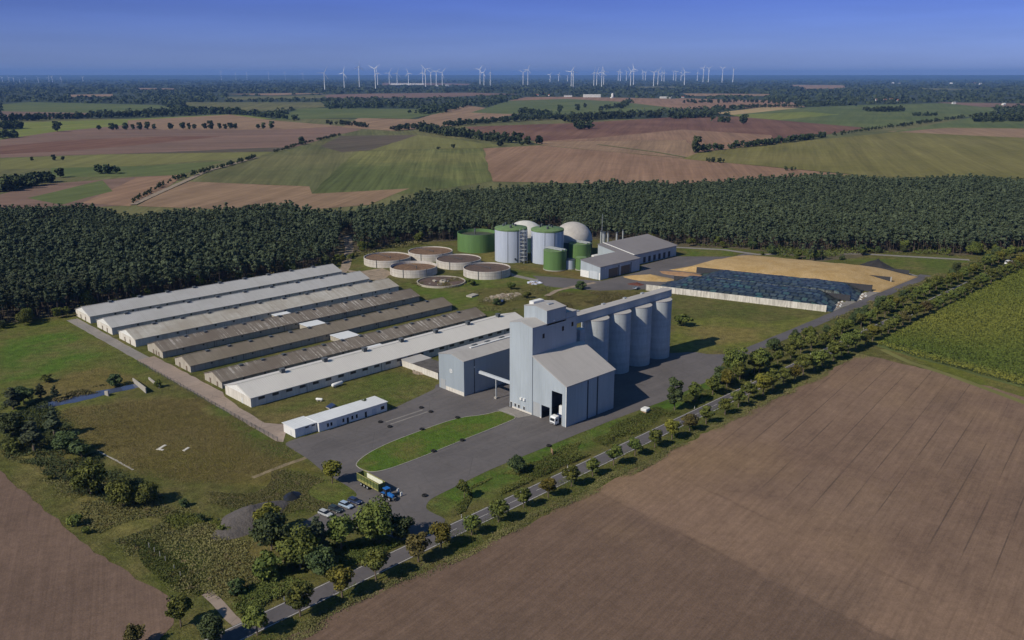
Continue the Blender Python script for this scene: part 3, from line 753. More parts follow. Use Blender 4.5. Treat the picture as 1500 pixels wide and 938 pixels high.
# ------------------------------------------------------------------ long barns
ORD = ['first','second','third','fourth','fifth','sixth','seventh','eighth','ninth','tenth','eleventh','twelfth','thirteenth','fourteenth','fifteenth','sixteenth','seventeenth','eighteenth','nineteenth','twentieth',
       'twenty-first','twenty-second','twenty-third','twenty-fourth','twenty-fifth','twenty-sixth','twenty-seventh','twenty-eighth','twenty-ninth','thirtieth','thirty-first','thirty-second','thirty-third','thirty-fourth','thirty-fifth','thirty-sixth','thirty-seventh','thirty-eighth','thirty-ninth','fortieth',
       'forty-first','forty-second','forty-third','forty-fourth','forty-fifth','forty-sixth','forty-seventh','forty-eighth','forty-ninth','fiftieth']
def barn(x0, x1, v0, v1, eave, ridge, roof, wall, gable_trim, label, win, vents, vent_size, doors, doorm, vent_mat, seed):
    r = random.Random(seed)
    W = v1-v0; L = x1-x0; mid = W/2
    t = thing('long_barn', label, 'barn', (x0, v0, 0), 0, 'long livestock barns side by side')
    mb = MB(); mb.xprism([(0,0),(W,0),(W,eave),(mid,ridge-0.05),(0,eave)], 0, L); mb.build('wall', wall, t)
    rf = MB(); o = 0.45; k = (ridge-eave)/mid
    rf.xprism([(-o,eave-o*k+0.02),(mid,ridge+0.02),(mid,ridge+0.2),(-o,eave-o*k+0.18)], -0.35, L+0.35)
    rf.xprism([(W+o,eave-o*k+0.02),(W+o,eave-o*k+0.18),(mid,ridge+0.2),(mid,ridge+0.02)], -0.35, L+0.35)
    rf.box(-0.35, L+0.35, mid-0.25, mid+0.25, ridge+0.16, ridge+0.27)
    rf.build('roof', roof, t)
    if gable_trim:
        gb = MB(); gb.xprism([(0.3,eave+0.1),(W-0.3,eave+0.1),(mid,ridge-0.15)], -0.06, -0.004); gb.build('gable_cladding', gable_trim, t)
    for s in np.arange(win[0], L-3, win[1]):
        w = win[2]; wbm = MB(); z0, z1 = eave-0.5-win[3], eave-0.5
        f = MB(); f.box(s-0.1, s+w+0.1, -0.05, 0.03, z0-0.1, z0); f.box(s-0.1, s+w+0.1, -0.05, 0.03, z1, z1+0.1)
        f.box(s-0.1, s, -0.05, 0.03, z0, z1); f.box(s+w, s+w+0.1, -0.05, 0.03, z0, z1)
        fo = f.build('window', M['concrete'], t)
        wbm.box(s, s+w, -0.025, 0.02, z0, z1); wbm.build('pane', M['window_old'], fo)
    for d0, dw, dh in doors:
        db = MB(); db.box(-0.1, 0.0-0.003, d0, d0+dw, 0.0, dh); db.build('door', doorm, t)
    for vx, vo in vents:
        vb = MB(); a, h = vent_size
        hh = a/2; z0 = ridge-0.5 - abs(vo)*k
        vb.box(vx-hh, vx+hh, mid+vo-hh, mid+vo+hh, z0, ridge+h*0.75); vb.box(vx-hh*1.25, vx+hh*1.25, mid+vo-hh*1.25, mid+vo+hh*1.25, ridge+h*0.75+0.1, ridge+h)
        vb.box(vx-0.08, vx+0.08, mid+vo-0.08, mid+vo+0.08, ridge+h*0.7, ridge+h*0.8)
        vb.build('roof_vent', vent_mat, t)
    # drainpipes on the long side
    for s in np.arange(24, L, 36):
        pb = MB(); pb.box(s-0.08, s+0.08, -0.16, -0.02, 0, eave-0.1); pb.build('downpipe', M['dark_steel'], t)
    return t
vn = lambda a, n, L, o=0.0: [(a+i*(L-2*a)/(n-1), o) for i in range(n)]
d2 = lambda W: [(W*0.30, 1.0, 2.2), (W*0.62, 1.0, 2.2)]
barn(143.9, 293.0, 448.5, 468.6, 3.6, 6.6, M['roof_white'], M['white_wall'], M['trim_white'], 'long barn with plain white-grey roof, farthest back against the forest', (12, 9, 0.9, 0.8), vn(14, 9, 149), (1.5, 0.9), d2(20), M['door_brown'], M['dark_steel'], 1)
barn(144.0, 293.4, 420.3, 439.6, 3.6, 6.5, M['roof_white'], M['white_wall'], M['trim_white'], 'long barn with white-grey roof between the hindmost barn and the cream-roofed one', (12, 9, 0.9, 0.8), vn(11, 9, 149), (1.6, 0.9), d2(19), M['door_brown'], M['dark_steel'], 2)
barn(144.2, 294.2, 393.0, 412.4, 3.6, 6.4, M['roof_cream'], M['white_wall'], M['trim_white'], 'long barn with cream stained roof and a white gable, third from the forest', (10, 9.5, 0.9, 0.8), vn(13, 10, 150), (1.5, 0.8), d2(19), M['door_brown'], M['dark_steel'], 3)
barn(146.0, 289.5, 368.0, 384.0, 3.1, 5.7, M['roof_old'], M['old_wall'], None, 'long barn with dark fibre-cement roof streaked white at its near end, beside the cream-roofed barn', (9, 9.5, 0.8, 0.7), vn(14, 13, 143, -0.6), (1.3, 0.5), [(3.5,1.1,2.1),(6.2,1.1,2.1),(9,1.1,2.1)], M['door_brown'], M['dark_steel'], 4)
barn(146.2, 289.8, 341.0, 356.0, 3.0, 5.6, M['roof_brown'], M['old_wall'], None, 'long barn with plain brown roof, middle one of the three dark-roofed barns', (9, 9.5, 0.8, 0.7), vn(11, 13, 143, -0.6), (1.3, 0.5), [(3.2,1.1,2.1),(9.6,1.2,2.2)], M['door_brown'], M['dark_steel'], 5)
barn(146.4, 288.6, 313.6, 328.6, 2.9, 5.4, M['roof_old'], M['old_wall'], None, 'long barn with dark white-streaked roof, next to the bright-roofed barn', (9, 9.5, 0.8, 0.7), vn(12, 13, 142, -0.6), (1.3, 0.5), [(3.4,1.1,2.1),(9.4,1.2,2.2)], M['door_brown'], M['dark_steel'], 6)
barn(144.5, 293.0, 286.9, 307.0, 3.8, 6.7, M['roof_new'], M['white_wall'], M['trim_white'], 'long barn with the brightest roof and a row of square vents, nearest the office', (3.2, 5.9, 2.6, 1.0), [(19.5+i*19.6, 0) for i in range(7)], (1.7, 1.7), [(6,1.2,2.2)], M['door_white'], M['dark_steel'], 7)
# small link roofs between the barns
def link_shed(x, y0, y1, w, label):
    t = thing('link_passage', label, 'passage', (x, y0, 0), 0, 'link passages between the dark-roofed barns')
    L = y1-y0
    b = MB(); b.box(0, 0.25, 0.02, L-0.02, 0, 2.4); b.box(w-0.25, w, 0.02, L-0.02, 0, 2.4); b.build('wall', M['old_wall'], t)
    r = MB(); r.prism([(-0.4,0.03),(w+0.4,0.03),(w+0.4,L-0.03),(-0.4,L-0.03)], 2.42, 2.58); r.build('roof', M['roof_office'], t)
link_shed(213, 385.3, 392.3, 8, 'pale flat-roofed link passage behind the white-streaked barn, below the cream roof')
link_shed(214, 357.3, 367.2, 9.5, 'white flat-roofed link passage between the streaked barn and the brown-roofed barn')
link_shed(214, 329.9, 340.2, 9.5, 'white flat-roofed link passage in front of the plain brown-roofed barn')
link_shed(213, 308.3, 312.8, 9, 'white flat-roofed link passage half hidden behind the bright-roofed barn')

# low shed at the storage hall
t = thing('low_shed', 'low shed with dark flat roof and pale wall between bright-roofed barn and storage hall', 'shed', (214.5, 262, 0))
b = MB(); b.box(0, 9, 0, 16.4, 0, 3.0); b.build('wall', M['white_wall'], t)
b = MB(); b.box(-0.3, 9.3, -0.3, 16.2, 3.02, 3.2); b.build('roof', simple('shed_roof', (0.10, 0.09, 0.085), 0.9, 0.3, 0.4), t)
t = thing('low_shed', 'small pale flat-roofed shed joining the dark-roofed shed to the bright barn', 'shed', (214.6, 278.6, 0))
b = MB(); b.box(0, 10, 0, 7.8, 0, 2.9); b.build('wall', M['white_wall'], t)
b = MB(); b.box(-0.3, 10.3, 0.0, 7.9, 2.92, 3.08); b.build('roof', M['roof_grey'], t)

# ------------------------------------------------------------------ office building
t = thing('office_building', 'long low white office building with flat white roof beside the grey yard', 'office', (149.9, 248.9, 0))
b = MB(); b.box(0, 29.2, 0, 7.6, 0, 3.4); b.build('wall', M['office_wall'], t)
b = MB(); b.prism([(-0.35,-0.4),(29.5,-0.4),(29.5,8.0),(-0.35,8.0)], 3.42, 3.6); b.build('roof', M['roof_office'], t)
for s, w, z0, z1 in [(3.2,0.8,1.0,2.3),(4.6,0.8,1.0,2.3),(9.6,0.8,0.9,2.3),(11.4,0.9,0.1,2.2),(13.4,0.8,0.9,2.3),(15.3,0.8,0.9,2.3),(19.2,0.9,0.1,2.2),(26.4,1.5,1.0,2.3)]:
    f = MB(); f.box(s-0.1, s+w+0.1, -0.06, -0.004, z0-0.1, z1+0.1); fo = f.build('door' if z0 < 0.5 else 'window', M['trim_white'], t)
    p = MB(); p.box(s, s+w, -0.075, -0.062, z0, z1); p.build('pane', M['glass'], fo)
for s in (7.2, 22.4):
    p = MB(); p.box(s, s+2.0, -0.05, -0.004, 0.05, 2.3); p.build('door', M['panel_light'], t)
t = thing('garage_annex', 'white flat-roofed garage annex at the road end of the office', 'garage', (141.3, 250.3, 0))
b = MB(); b.box(0, 8.55, 0, 7.6, 0, 3.2); b.build('wall', M['office_wall'], t)
b = MB(); b.box(-0.3, 8.5, -0.3, 8.2, 3.22, 3.38); b.build('roof', M['roof_office'], t)
for s in (3.6, 6.2):
    p = MB(); p.box(s, s+2.2, -0.06, -0.004, 0.03, 2.2); d = p.build('garage_door', M['door_white'], t)
    p = MB(); p.box(s+0.4, s+1.8, -0.05, -0.004, 2.35, 2.85); p.build('window', M['glass'], t)
p = MB(); p.box(-0.06, -0.004, 2.2, 3.2, 0.03, 2.1); p.build('door', M['door_white'], t)

# ------------------------------------------------------------------ grain store: tower, intake hall, storage hall
t = thing('grain_elevator_tower', 'tall pale blue-grey metal elevator tower with stepped roof, joined to intake hall', 'tower', (214.3, 208.1, 0))
b = MB(); b.xprism([(0,0),(11.7,0),(11.7,33.0),(5.9,34.4),(0,33.2)], 0, 23.8); b.build('wall', M['panel'], t)
def gable_roof(x0, x1, w, e, r, th=0.16, oh=0.12):
    m = MB(); k = (r-e)/(w/2)
    m.xprism([(-oh,e-oh*k+0.02),(w/2,r+0.02),(w/2,r+0.02+th),(-oh,e-oh*k+0.02+th)], x0-oh, x1+oh)
    m.xprism([(w+oh,e-oh*k+0.02),(w+oh,e-oh*k+0.02+th),(w/2,r+0.02+th),(w/2,r+0.02)], x0-oh, x1+oh)
    return m
gable_roof(0, 23.8, 11.7, 33.1, 34.4).build('roof', M['roof_grey'], t)
b = MB(); b.xprism([(0.0,32.5),(11.6,32.5),(11.6,38.0),(5.8,39.0),(0.0,38.0)], 7.4, 17.6); hb = b.build('head_house', M['panel'], t)
gable_roof(7.4, 17.6, 11.6, 38.0, 39.0).build('roof', M['roof_grey'], hb)
b = MB(); b.box(9.5, 15, 8.8, 11.0, 38.2, 39.5); b.build('roof_box', M['trim_white'], hb)
b = MB(); b.box(12, 14.5, 3.5, 4.6, 38.4, 39.2); b.build('roof_box', M['steel'], hb)
b = MB(); b.box(17.8, 23.7, 0.05, 11.6, 32.6, 35.2); sb = b.build('step_house', M['panel'], t)
b = MB(); b.box(17.75, 23.9, -0.1, 11.7, 35.22, 35.4); b.build('roof', M['roof_grey'], sb)
for x_, z_ in ((5.2, 28.2), (15.6, 28.9), (20.8, 29.6)):
    p = MB(); p.box(x_, x_+1.0, -0.08, -0.004, z_, z_+1.7); p.build('window', M['glass'], t)
p = MB(); p.box(10.6, 11.5, -0.25, -0.004, 33.6, 34.0); p.build('lamp', M['trim_white'], t)
p = MB(); p.box(-0.06, -0.004, 0.2, 11.5, 0.02, 0.7); p.build('plinth', M['white_wall'], t)
for y_, z0, z1, mt in ((10.4,0.05,2.3,'glass'),(8.2,1.0,2.2,'glass'),(6.3,1.0,2.2,'glass'),(3.6,1.0,2.2,'glass')):
    f = MB(); f.box(-0.1, -0.062, y_-0.15, y_+1.05, z0-0.02, z1+0.12); fo = f.build('window' if z0 > 0.5 else 'door', M['trim_white'], t)
    p = MB(); p.box(-0.12, -0.102, y_, y_+0.9, z0, z1); p.build('pane', M[mt], fo)
for y_ in (3.4, 5.0):
    p = MB(); p.box(-0.6, -0.004, y_, y_+0.9, 4.6, 5.4); p.build('air_unit', M['trim_white'], t)

t = thing('intake_hall', 'blue-grey intake hall with sloping pale roof and tall open doorway in front of tower', 'hall', (214.5, 191.6, 0))
W_, L_ = 16.4, 26.4
top = lambda y: 15.2 + (22.6-15.2)*y/W_
fw = MB()
def piece(y0, y1, z0): fw.xprism([(y0,z0),(y1,z0),(y1,top(y1)),(y0,top(y0))], 0, 0.35)
piece(0, 1.9, 0); piece(1.9, 7.0, 12.0); piece(7.0, 7.9, 0); piece(7.9, 12.0, 5.2); piece(12.0, 12.7, 0); piece(12.7, 16.2, 5.4); piece(16.2, W_, 0)
fw.xprism([(0,0),(W_,0),(W_,top(W_)),(0,top(0))], L_-0.35, L_)
fw.box(0.36, L_-0.36, 0, 0.35, 0, top(0)-0.02); fw.build('wall', M['panel'], t)
rf = MB(); rf.xprism([(-0.4,top(-0.4)+0.02),(W_+0.05,top(W_)+0.02),(W_+0.05,top(W_)+0.3),(-0.4,top(-0.4)+0.3)], -0.4, L_+0.4); rf.build('roof', M['roof_hall'], t)
p = MB(); p.box(0.1, 0.25, 12.7, 16.2, 0.03, 5.4); p.build('roller_door', M['door_grey'], t)
p = MB(); p.box(-0.06, -0.004, 12.0, 12.7, 0, 0.5); p.build('plinth', M['white_wall'], t)
for x_ in (11.2, 16.6):
    p = MB(); p.box(x_, x_+0.5, -0.12, -0.004, 0.1, top(0)-0.5); p.build('downpipe', M['trim_dark'], t)
p = MB(); p.box(-0.05, 0.02, -0.06, 0.2, 0, top(0)-0.3); p.build('corner_trim', M['trim_white'], t)

t = thing('storage_hall', 'blue-grey storage hall with gabled roof, behind the elevator tower', 'hall', (209.3, 239.9, 0))
b = MB(); b.xprism([(0,0),(15,0),(15,14.0),(7.5,15.6),(0,14.2)], 0, 40); b.build('wall', M['panel_dark'], t)
gable_roof(0, 40, 15, 14.1, 15.6, 0.18, 0.2).build('roof', M['roof_grey'], t)
b = MB(); b.box(10, 36, 7.0, 8.0, 15.75, 16.1); b.build('ridge_vent', M['trim_white'], t)
for x_ in (12, 19, 27):
    b = MB(); b.box(x_, x_+2.4, 7.9, 8.9, 15.5, 16.4); b.build('roof_unit', M['dark_steel'], t)
p = MB(); p.box(-0.06, -0.004, 0.1, 11.0, 0.02, 1.6); p.build('plinth', M['white_wall'], t)
p = MB(); p.box(-0.08, -0.004, 11.2, 14.0, 0.03, 4.0); p.build('door', M['door_grey'], t)
p = MB(); p.M = Matrix.Translation((-0.03, 7.6, 8.6)) @ Matrix.Rotation(math.radians(-90), 4, 'Y')
p.lathe([(0.85,0),(0.85,0.05),(0.62,0.05),(0.62,0)], 20, (0,0), False, False); p.box(-0.25, 0.3, -0.35, 0.3, 0, 0.04); p.build('round_emblem', M['trim_white'], t)
p = MB(); p.box(5.2, 5.5, -0.1, -0.004, 0.05, 13.8); p.build('downpipe', M['trim_dark'], t)
p = MB(); p.box(5.0, 5.6, -0.3, -0.004, 10.6, 11.0); p.build('lamp', M['trim_white'], t)

t = thing('conveyor_bridge', 'pale enclosed conveyor on one post between storage hall and tower', 'conveyor', (216.6, 229.6, 0))
b = MB(); b.box(-0.5, 0.5, -9.7, 10.2, 8.0, 9.0); b.build('duct', M['panel_light'], t)
b = MB(); b.box(-0.22, 0.22, -0.22, 0.22, 0.75, 7.98); b.build('post', M['steel'], t)
b = MB(); b.box(-0.6, 0.6, -0.6, 0.6, 0, 0.75); b.build('footing', M['concrete'], t)

# ------------------------------------------------------------------ silos
for k in range(4):
    cx = 304.5-14.27*k
    lab = ['round grey concrete silo at the far end of the row under the gallery', 'round grey concrete silo second from the far end of the row', 'round grey concrete silo third from the far end of the row', 'round grey concrete silo nearest the tower, partly behind the intake hall'][k]
    t = thing('grain_silo', lab, 'silo', (cx, 218.9, 0), 0, 'round grain silos in a row')
    b = MB(); b.lathe([(5.6,0),(5.6,25.9)], 64); b.build('shell', M['silo_concrete'], t, True)
    b = MB(); b.lathe([(5.68,25.7),(5.68,25.98),(5.4,26.0),(0.2,26.02)], 64); b.build('silo_roof', M['roof_grey'], t, True)
t = thing('conveyor_gallery', 'long pale-roofed conveyor gallery running along the silo tops', 'gallery', (238.4, 217.4, 0))
b = MB(); b.box(0, 73.2, 0, 4.6, 26.06, 29.0); b.build('wall', M['panel'], t)
b = MB(); b.xprism([(-0.15,29.02),(4.75,29.02),(4.75,29.18),(2.3,29.6),(-0.15,29.18)], -0.05, 73.3); b.build('roof', M['roof_hall'], t)
for x_ in (14, 30, 44, 56):
    b = MB(); b.box(x_, x_+1.6, 3.2, 4.2, 29.2, 29.9); b.build('roof_hatch', M['steel'], t)
t = thing('elevator_shaft', 'narrow grey vertical shaft between tower and nearest silo', 'shaft', (243.0, 210.6, 0))
b = MB(); b.box(0, 3.0, 0, 3.0, 0, 26.0); b.build('casing', M['panel'], t)
for z_ in (8, 16, 24):
    b = MB(); b.box(-0.1, 3.1, -0.1, 3.1, z_, z_+0.3); b.build('flange', M['steel'], t)

# ------------------------------------------------------------------ slurry tanks and biogas plant
def slurry_tank(cx, cy, r, h, fill, mat, label):
    t = thing('slurry_tank', label, 'slurry tank', (cx, cy, 0), 0, 'open round slurry tanks')
    b = MB(); b.lathe([(r,0),(r,h),(r-0.35,h),(r-0.35,fill-0.2)], 56, (0,0), True, False); b.build('tank_wall', M['tank_wall'], t, True)
    b = MB(); b.lathe([(r-0.36,fill)], 56, (0,0), False, True); b.build('slurry_surface', mat, t)
    a = 3.9
    for z_ in (h*0.45, h*0.8):
        b = MB(); b.lathe([(r+0.06,z_),(r+0.06,z_+0.12),(r-0.05,z_+0.12),(r-0.05,z_)], 56, (0,0), False, False); b.build('tension_band', M['concrete'], t)
    for a in (3.6, 4.6):
        b = MB(); x_, y_ = (r+0.15)*math.cos(a), (r+0.15)*math.sin(a); b.box(x_-0.15, x_+0.15, y_-0.15, y_+0.15, 0, h+0.3); b.build('pipe', M['dark_steel'], t)
    b = MB(); b.box(-0.12, 0.12, -r*0.2, r-0.3, h+0.05, h+0.2); b.box(-0.2,0.2,-r*0.2-0.2,-r*0.2+0.2,fill,h+0.4); b.build('mixer', M['dark_steel'], t)
slurry_tank(338.0, 462.5, 15.4, 4.6, 3.9, M['slurry'], 'open white slurry tank with crusted brown contents, farthest left')
slurry_tank(370.3, 457.2, 15.1, 4.8, 4.2, M['slurry'], 'open white slurry tank with light brown contents, farthest back')
slurry_tank(331.7, 426.6, 14.8, 4.8, 3.2, M['slurry'], 'open white slurry tank in front, half empty with shadow inside')
slurry_tank(367.2, 424.4, 14.7, 4.7, 4.1, M['slurry_dark'], 'open white slurry tank in the middle with dark brown contents')
slurry_tank(361.5, 391.1, 14.7, 4.8, 4.1, M['slurry_dark'], 'open white slurry tank on the right nearest the elevator tower')
t = thing('ruined_tank', 'low ruined round tank ring full of dark debris in front of the slurry tanks', 'ruin', (326.9, 394.1, 0))
b = MB(); b.lathe([(14.6,0),(14.6,1.1),(14.0,1.1),(14.0,0.4)], 48, (0,0), True, False); b.build('ring_wall', M['old_wall'], t)
b = MB(); b.lathe([(14.0,0.55)], 48, (0,0), False, True); b.build('debris_bed', M['slurry_dark'], t)
r_ = random.Random(5)
for i in range(14):
    b = MB(); a = r_.uniform(0, 6.28); q = r_.uniform(1, 11); s = r_.uniform(0.5, 1.6)
    b.M = Matrix.Translation((q*math.cos(a), q*math.sin(a), 0.6)) @ Matrix.Rotation(r_.uniform(0, 3), 4, 'Z') @ Matrix.Rotation(r_.uniform(-.3, .3), 4, 'X')
    b.box(-s, s, -s*0.5, s*0.5, -0.1, s*0.55); b.build('debris_block', M['old_wall'] if i % 3 else M['rubble'], t)

t = thing('green_tank', 'wide dark green open-topped tank left of the tall digesters', 'tank', (411.5, 455.5, 0))
b = MB(); b.lathe([(13.8,0),(13.8,12.8),(13.5,12.8),(13.5,8.0)], 56, (0,0), True, False); b.build('shell', M['green_panel'], t, True)
b = MB(); b.lathe([(13.5,10.6)], 56, (0,0), False, True); b.build('surface', simple('green_water', (0.07,0.075,0.05), 0.6), t)
b = MB(); b.cyl((1.0, 3.0), 0.5, 10.5, 15.0, 10); b.build('mast', M['dark_steel'], t)
def digester(cx, cy, label):
    t = thing('digester', label, 'digester', (cx, cy, 0), 0, 'tall digester towers')
    b = MB(); b.lathe([(10.8,0),(10.8,21.2)], 64); b.build('shell', M['blue_panel'], t, True)
    b = MB(); b.lathe([(10.95,21.0),(10.95,22.0),(10.6,22.3),(0.5,23.4)], 64); b.build('roof', M['green_roof'], t, True)
    for a, q in ((0.4, 4), (2.2, 5), (3.9, 6), (5.2, 3), (1.3, 7)):
        b = MB(); b.box(q*math.cos(a)-0.6, q*math.cos(a)+0.6, q*math.sin(a)-0.5, q*math.sin(a)+0.5, 22.4, 24.4); b.build('roof_fitting', M['dark_steel'], t)
    for a in (3.75, 4.35, 5.0):
        b = MB(); b.box(10.8*math.cos(a)-0.12, 10.8*math.cos(a)+0.12, 10.8*math.sin(a)-0.12, 10.8*math.sin(a)+0.12, 0, 21); b.build('seam', M['trim_dark'], t)
    b = MB(); b.cyl((10.9*math.cos(4.2), 10.9*math.sin(4.2)), 0.5, 2.2, 3.2, 10); b.build('valve', M['trim_dark'], t)
digester(404.0, 413.1, 'tall pale blue cylindrical digester with green roof, left one of the pair')
digester(417.7, 392.5, 'tall pale blue cylindrical digester with green roof, right one of the pair')
t = thing('stair_tower', 'open steel stair tower squeezed between the two tall digesters', 'stair tower', (400.5, 397.2, 0))
for x_, y_ in ((0,0),(3,0),(0,4),(3,4)):
    b = MB(); b.box(x_-0.12, x_+0.12, y_-0.12, y_+0.12, 0, 22.8); b.build('post', M['steel'], t)
for i in range(9):
    b = MB(); b.box(-0.1, 3.1, -0.1, 4.1, 2.4*i+2.2, 2.4*i+2.32); b.build('landing', M['steel'], t)
    b = MB(); b.M = Matrix.Translation((1.5, 2, 2.4*i+1.1)) @ Matrix.Rotation(math.radians(33 if i % 2 else -33), 4, 'X'); b.box(-0.6, 0.6, -2.0, 2.0, -0.08, 0.08); b.build('flight', M['dark_steel'], t)
def dome_tank(cx, cy, r, hw, hd, mat, label):
    t = thing('gas_holder', label, 'gas dome', (cx, cy, 0), 0, 'domed gas holders behind the digesters')
    b = MB(); b.lathe([(r,0),(r,hw)], 56); b.build('tank_wall', M['teal_panel'], t, True)
    b = MB(); b.lathe([(r*math.cos(a), hw+hd*math.sin(a)) for a in np.linspace(0, 1.54, 14)], 56); b.build('membrane_dome', mat, t, True)
    b = MB(); b.lathe([(r+0.2,hw-0.3),(r+0.2,hw+0.2),(r-0.1,hw+0.2),(r-0.1,hw-0.3)], 56, (0,0), False, False); b.build('rim', M['steel'], t)
dome_tank(437.0, 432.5, 13.2, 10.5, 10.0, M['membrane_white'], 'white membrane gas dome showing between the two digesters')
dome_tank(448.3, 397.0, 13.4, 10.5, 12.0, M['membrane'], 'beige membrane gas dome right of the digesters')
def green_vessel(cx, cy, r, h, label, bridge=True, mat='green_panel'):
    t = thing('storage_vessel', label, 'vessel', (cx, cy, 0))
    b = MB(); b.lathe([(r,0),(r,h)], 40); b.build('shell', M[mat], t, True)
    b = MB(); b.lathe([(r+0.1,h-0.1),(r+0.1,h+0.2),(0.3,h+0.8)], 40); b.build('roof', M['green_roof'] if mat == 'green_panel' else M['dark_steel'], t, True)
    if bridge:
        for o_ in (-1.6, 1.6):
            b = MB(); b.box(o_-0.35, o_+0.35, -r, r, h+0.85, h+1.6); b.build('roof_beam', M['steel'], t)
    b = MB(); b.lathe([(r+0.25,0),(r+0.25,0.5)], 40); b.build('base_ring', M['concrete'], t)
    b = MB(); a = 5.4; b.box((r+.1)*math.cos(a)-.2,(r+.1)*math.cos(a)+.2,(r+.1)*math.sin(a)-.2,(r+.1)*math.sin(a)+.2,0.5,h); b.build('ladder', M['trim_dark'], t)
green_vessel(403.8, 372.5, 7.4, 12.3, 'green cylindrical vessel with white roof beams, nearest in front of the digesters')
green_vessel(437.0, 380.5, 7.6, 11.3, 'green cylindrical vessel with white roof beams, in front of the beige dome')
green_vessel(414.2, 359.5, 3.5, 8.0, 'small green cylindrical vessel beside the service building', False)
green_vessel(411.0, 366.6, 3.7, 6.2, 'short silver cylindrical tank between two green vessels', False, 'blue_panel')

# service buildings
t = thing('service_building', 'blue-grey garage building with dark mono-pitch roof and white lower gable, nearest the yard', 'garage', (400.2, 331.8, 0))
b = MB(); b.xprism([(0,0),(15.8,0),(15.8,10.2),(0,8.0)], 0, 38.8); b.build('wall', M['panel'], t)
b = MB(); b.xprism([(-0.5,7.95),(16.1,10.27),(16.1,10.5),(-0.5,8.2)], -0.4, 39.2); b.build('roof', M['roof_service'], t)
p = MB(); p.box(-0.07, -0.004, 9.0, 15.8, 0, 4.2); p.build('plinth', M['trim_white'], t)
p = MB(); p.box(-0.07,-0.004,0,1.0,0,4.4); p.build('plinth', M['trim_white'], t)
p = MB(); p.box(-0.09, -0.004, 2.0, 8.2, 0, 4.8); p.build('door', M['panel_light'], t)
for x_ in (8.0, 20.0):
    p = MB(); p.box(x_, x_+9, -0.07, -0.004, 0.02, 5.6); p.build('gate', M['door_brown'], t)
for x_ in (17.4, 29.5):
    p = MB(); p.box(x_, x_+0.8, -0.06, -0.004, 0.02, 6.8); p.build('pillar_strip', M['trim_dark'], t)
for x_ in (4.2, 19.0, 33.5):
    p = MB(); p.box(x_, x_+0.7, -0.3, -0.004, 6.2, 6.6); p.build('lamp', M['trim_white'], t)
t = thing('machine_hall', 'larger blue-grey hall with dark mono-pitch roof and white verge, behind the garage building', 'hall', (441, 343.4, 0))
b = MB(); b.xprism([(0,0),(24.8,0),(24.8,11.6),(0,7.3)], 0, 54.0); b.build('wall', M['panel'], t)
b = MB(); b.xprism([(-1.2,7.15),(25.2,11.7),(25.2,11.95),(-1.2,7.4)], -0.4, 54.6); b.build('roof', M['roof_service'], t)
p = MB(); p.xprism([(-1.2,7.43),(25.2,11.98),(25.2,12.25),(-1.2,7.7)], 5.6, 6.3); p.build('verge_trim', M['trim_white'], t)
for x_ in (17, 22.5, 28, 33.5, 39, 44.5):
    p = MB(); p.box(x_, x_+2.6, -0.06, -0.004, 0.4, 4.2); p.build('window', M['trim_dark'], t)
p = MB(); p.box(49.5, 50.6, -0.2, -0.004, 5.6, 5.9); p.build('lamp', M['trim_white'], t)
for i, (px, py, hh, rr) in enumerate([(884,366,12,1.2),(890,366,12,0.7),(903,362,10,0.7),(912,358,10,0.5),(880,364,12,0.7)]):
    x_, y_ = g(px, py)
    t = thing('exhaust_stack', 'slim steel exhaust stack behind the machine hall, %s from the left' % ['second','third','fourth','fifth','first'][i], 'stack', (x_, y_, 0), 0, 'exhaust stacks behind the machine hall')
    b = MB(); b.cyl((0,0), rr, 0, hh, 14); b.build('flue', M['steel'], t, True)
    b = MB(); b.cyl((0,0), rr*1.25, hh+0.02, hh+0.8, 14); b.build('cap', M['dark_steel'], t, True)
for i, (px, py) in enumerate([(893,330),(885,333)]):
    x_, y_ = g(px, 375)
    t = thing('lightning_mast', 'thin tall mast rising behind the machine hall, %s one' % ['right','left'][i], 'mast', (x_+20+6*i, y_+24, 0), 0, 'thin masts by the gas dome')
    b = MB(); b.tube((0,0,0), (0,0,24-2*i), 0.22, 8, 0.1); b.build('pole', M['steel'], t)
    b = MB(); b.cyl((0,0), 0.5, 0, 0.4, 10); b.build('foot', M['concrete'], t)
x_, y_ = g(872, 386)
t = thing('storage_pod', 'small white rounded container behind the garage building', 'container', (x_+8, y_+6, 0))
b = MB(); b.M = Matrix.Rotation(math.pi/2, 4, 'Y') @ Matrix.Translation((-2.2, 0, -4)); b.cyl((0,0), 2.0, 0, 8, 16); b.build('body', M['trim_white'], t, True)
b = MB(); b.box(-3, -2.2, -1.6, 1.6, 0, 0.6); b.box(2.2, 3, -1.6, 1.6, 0, 0.6); b.build('cradle', M['dark_steel'], t)

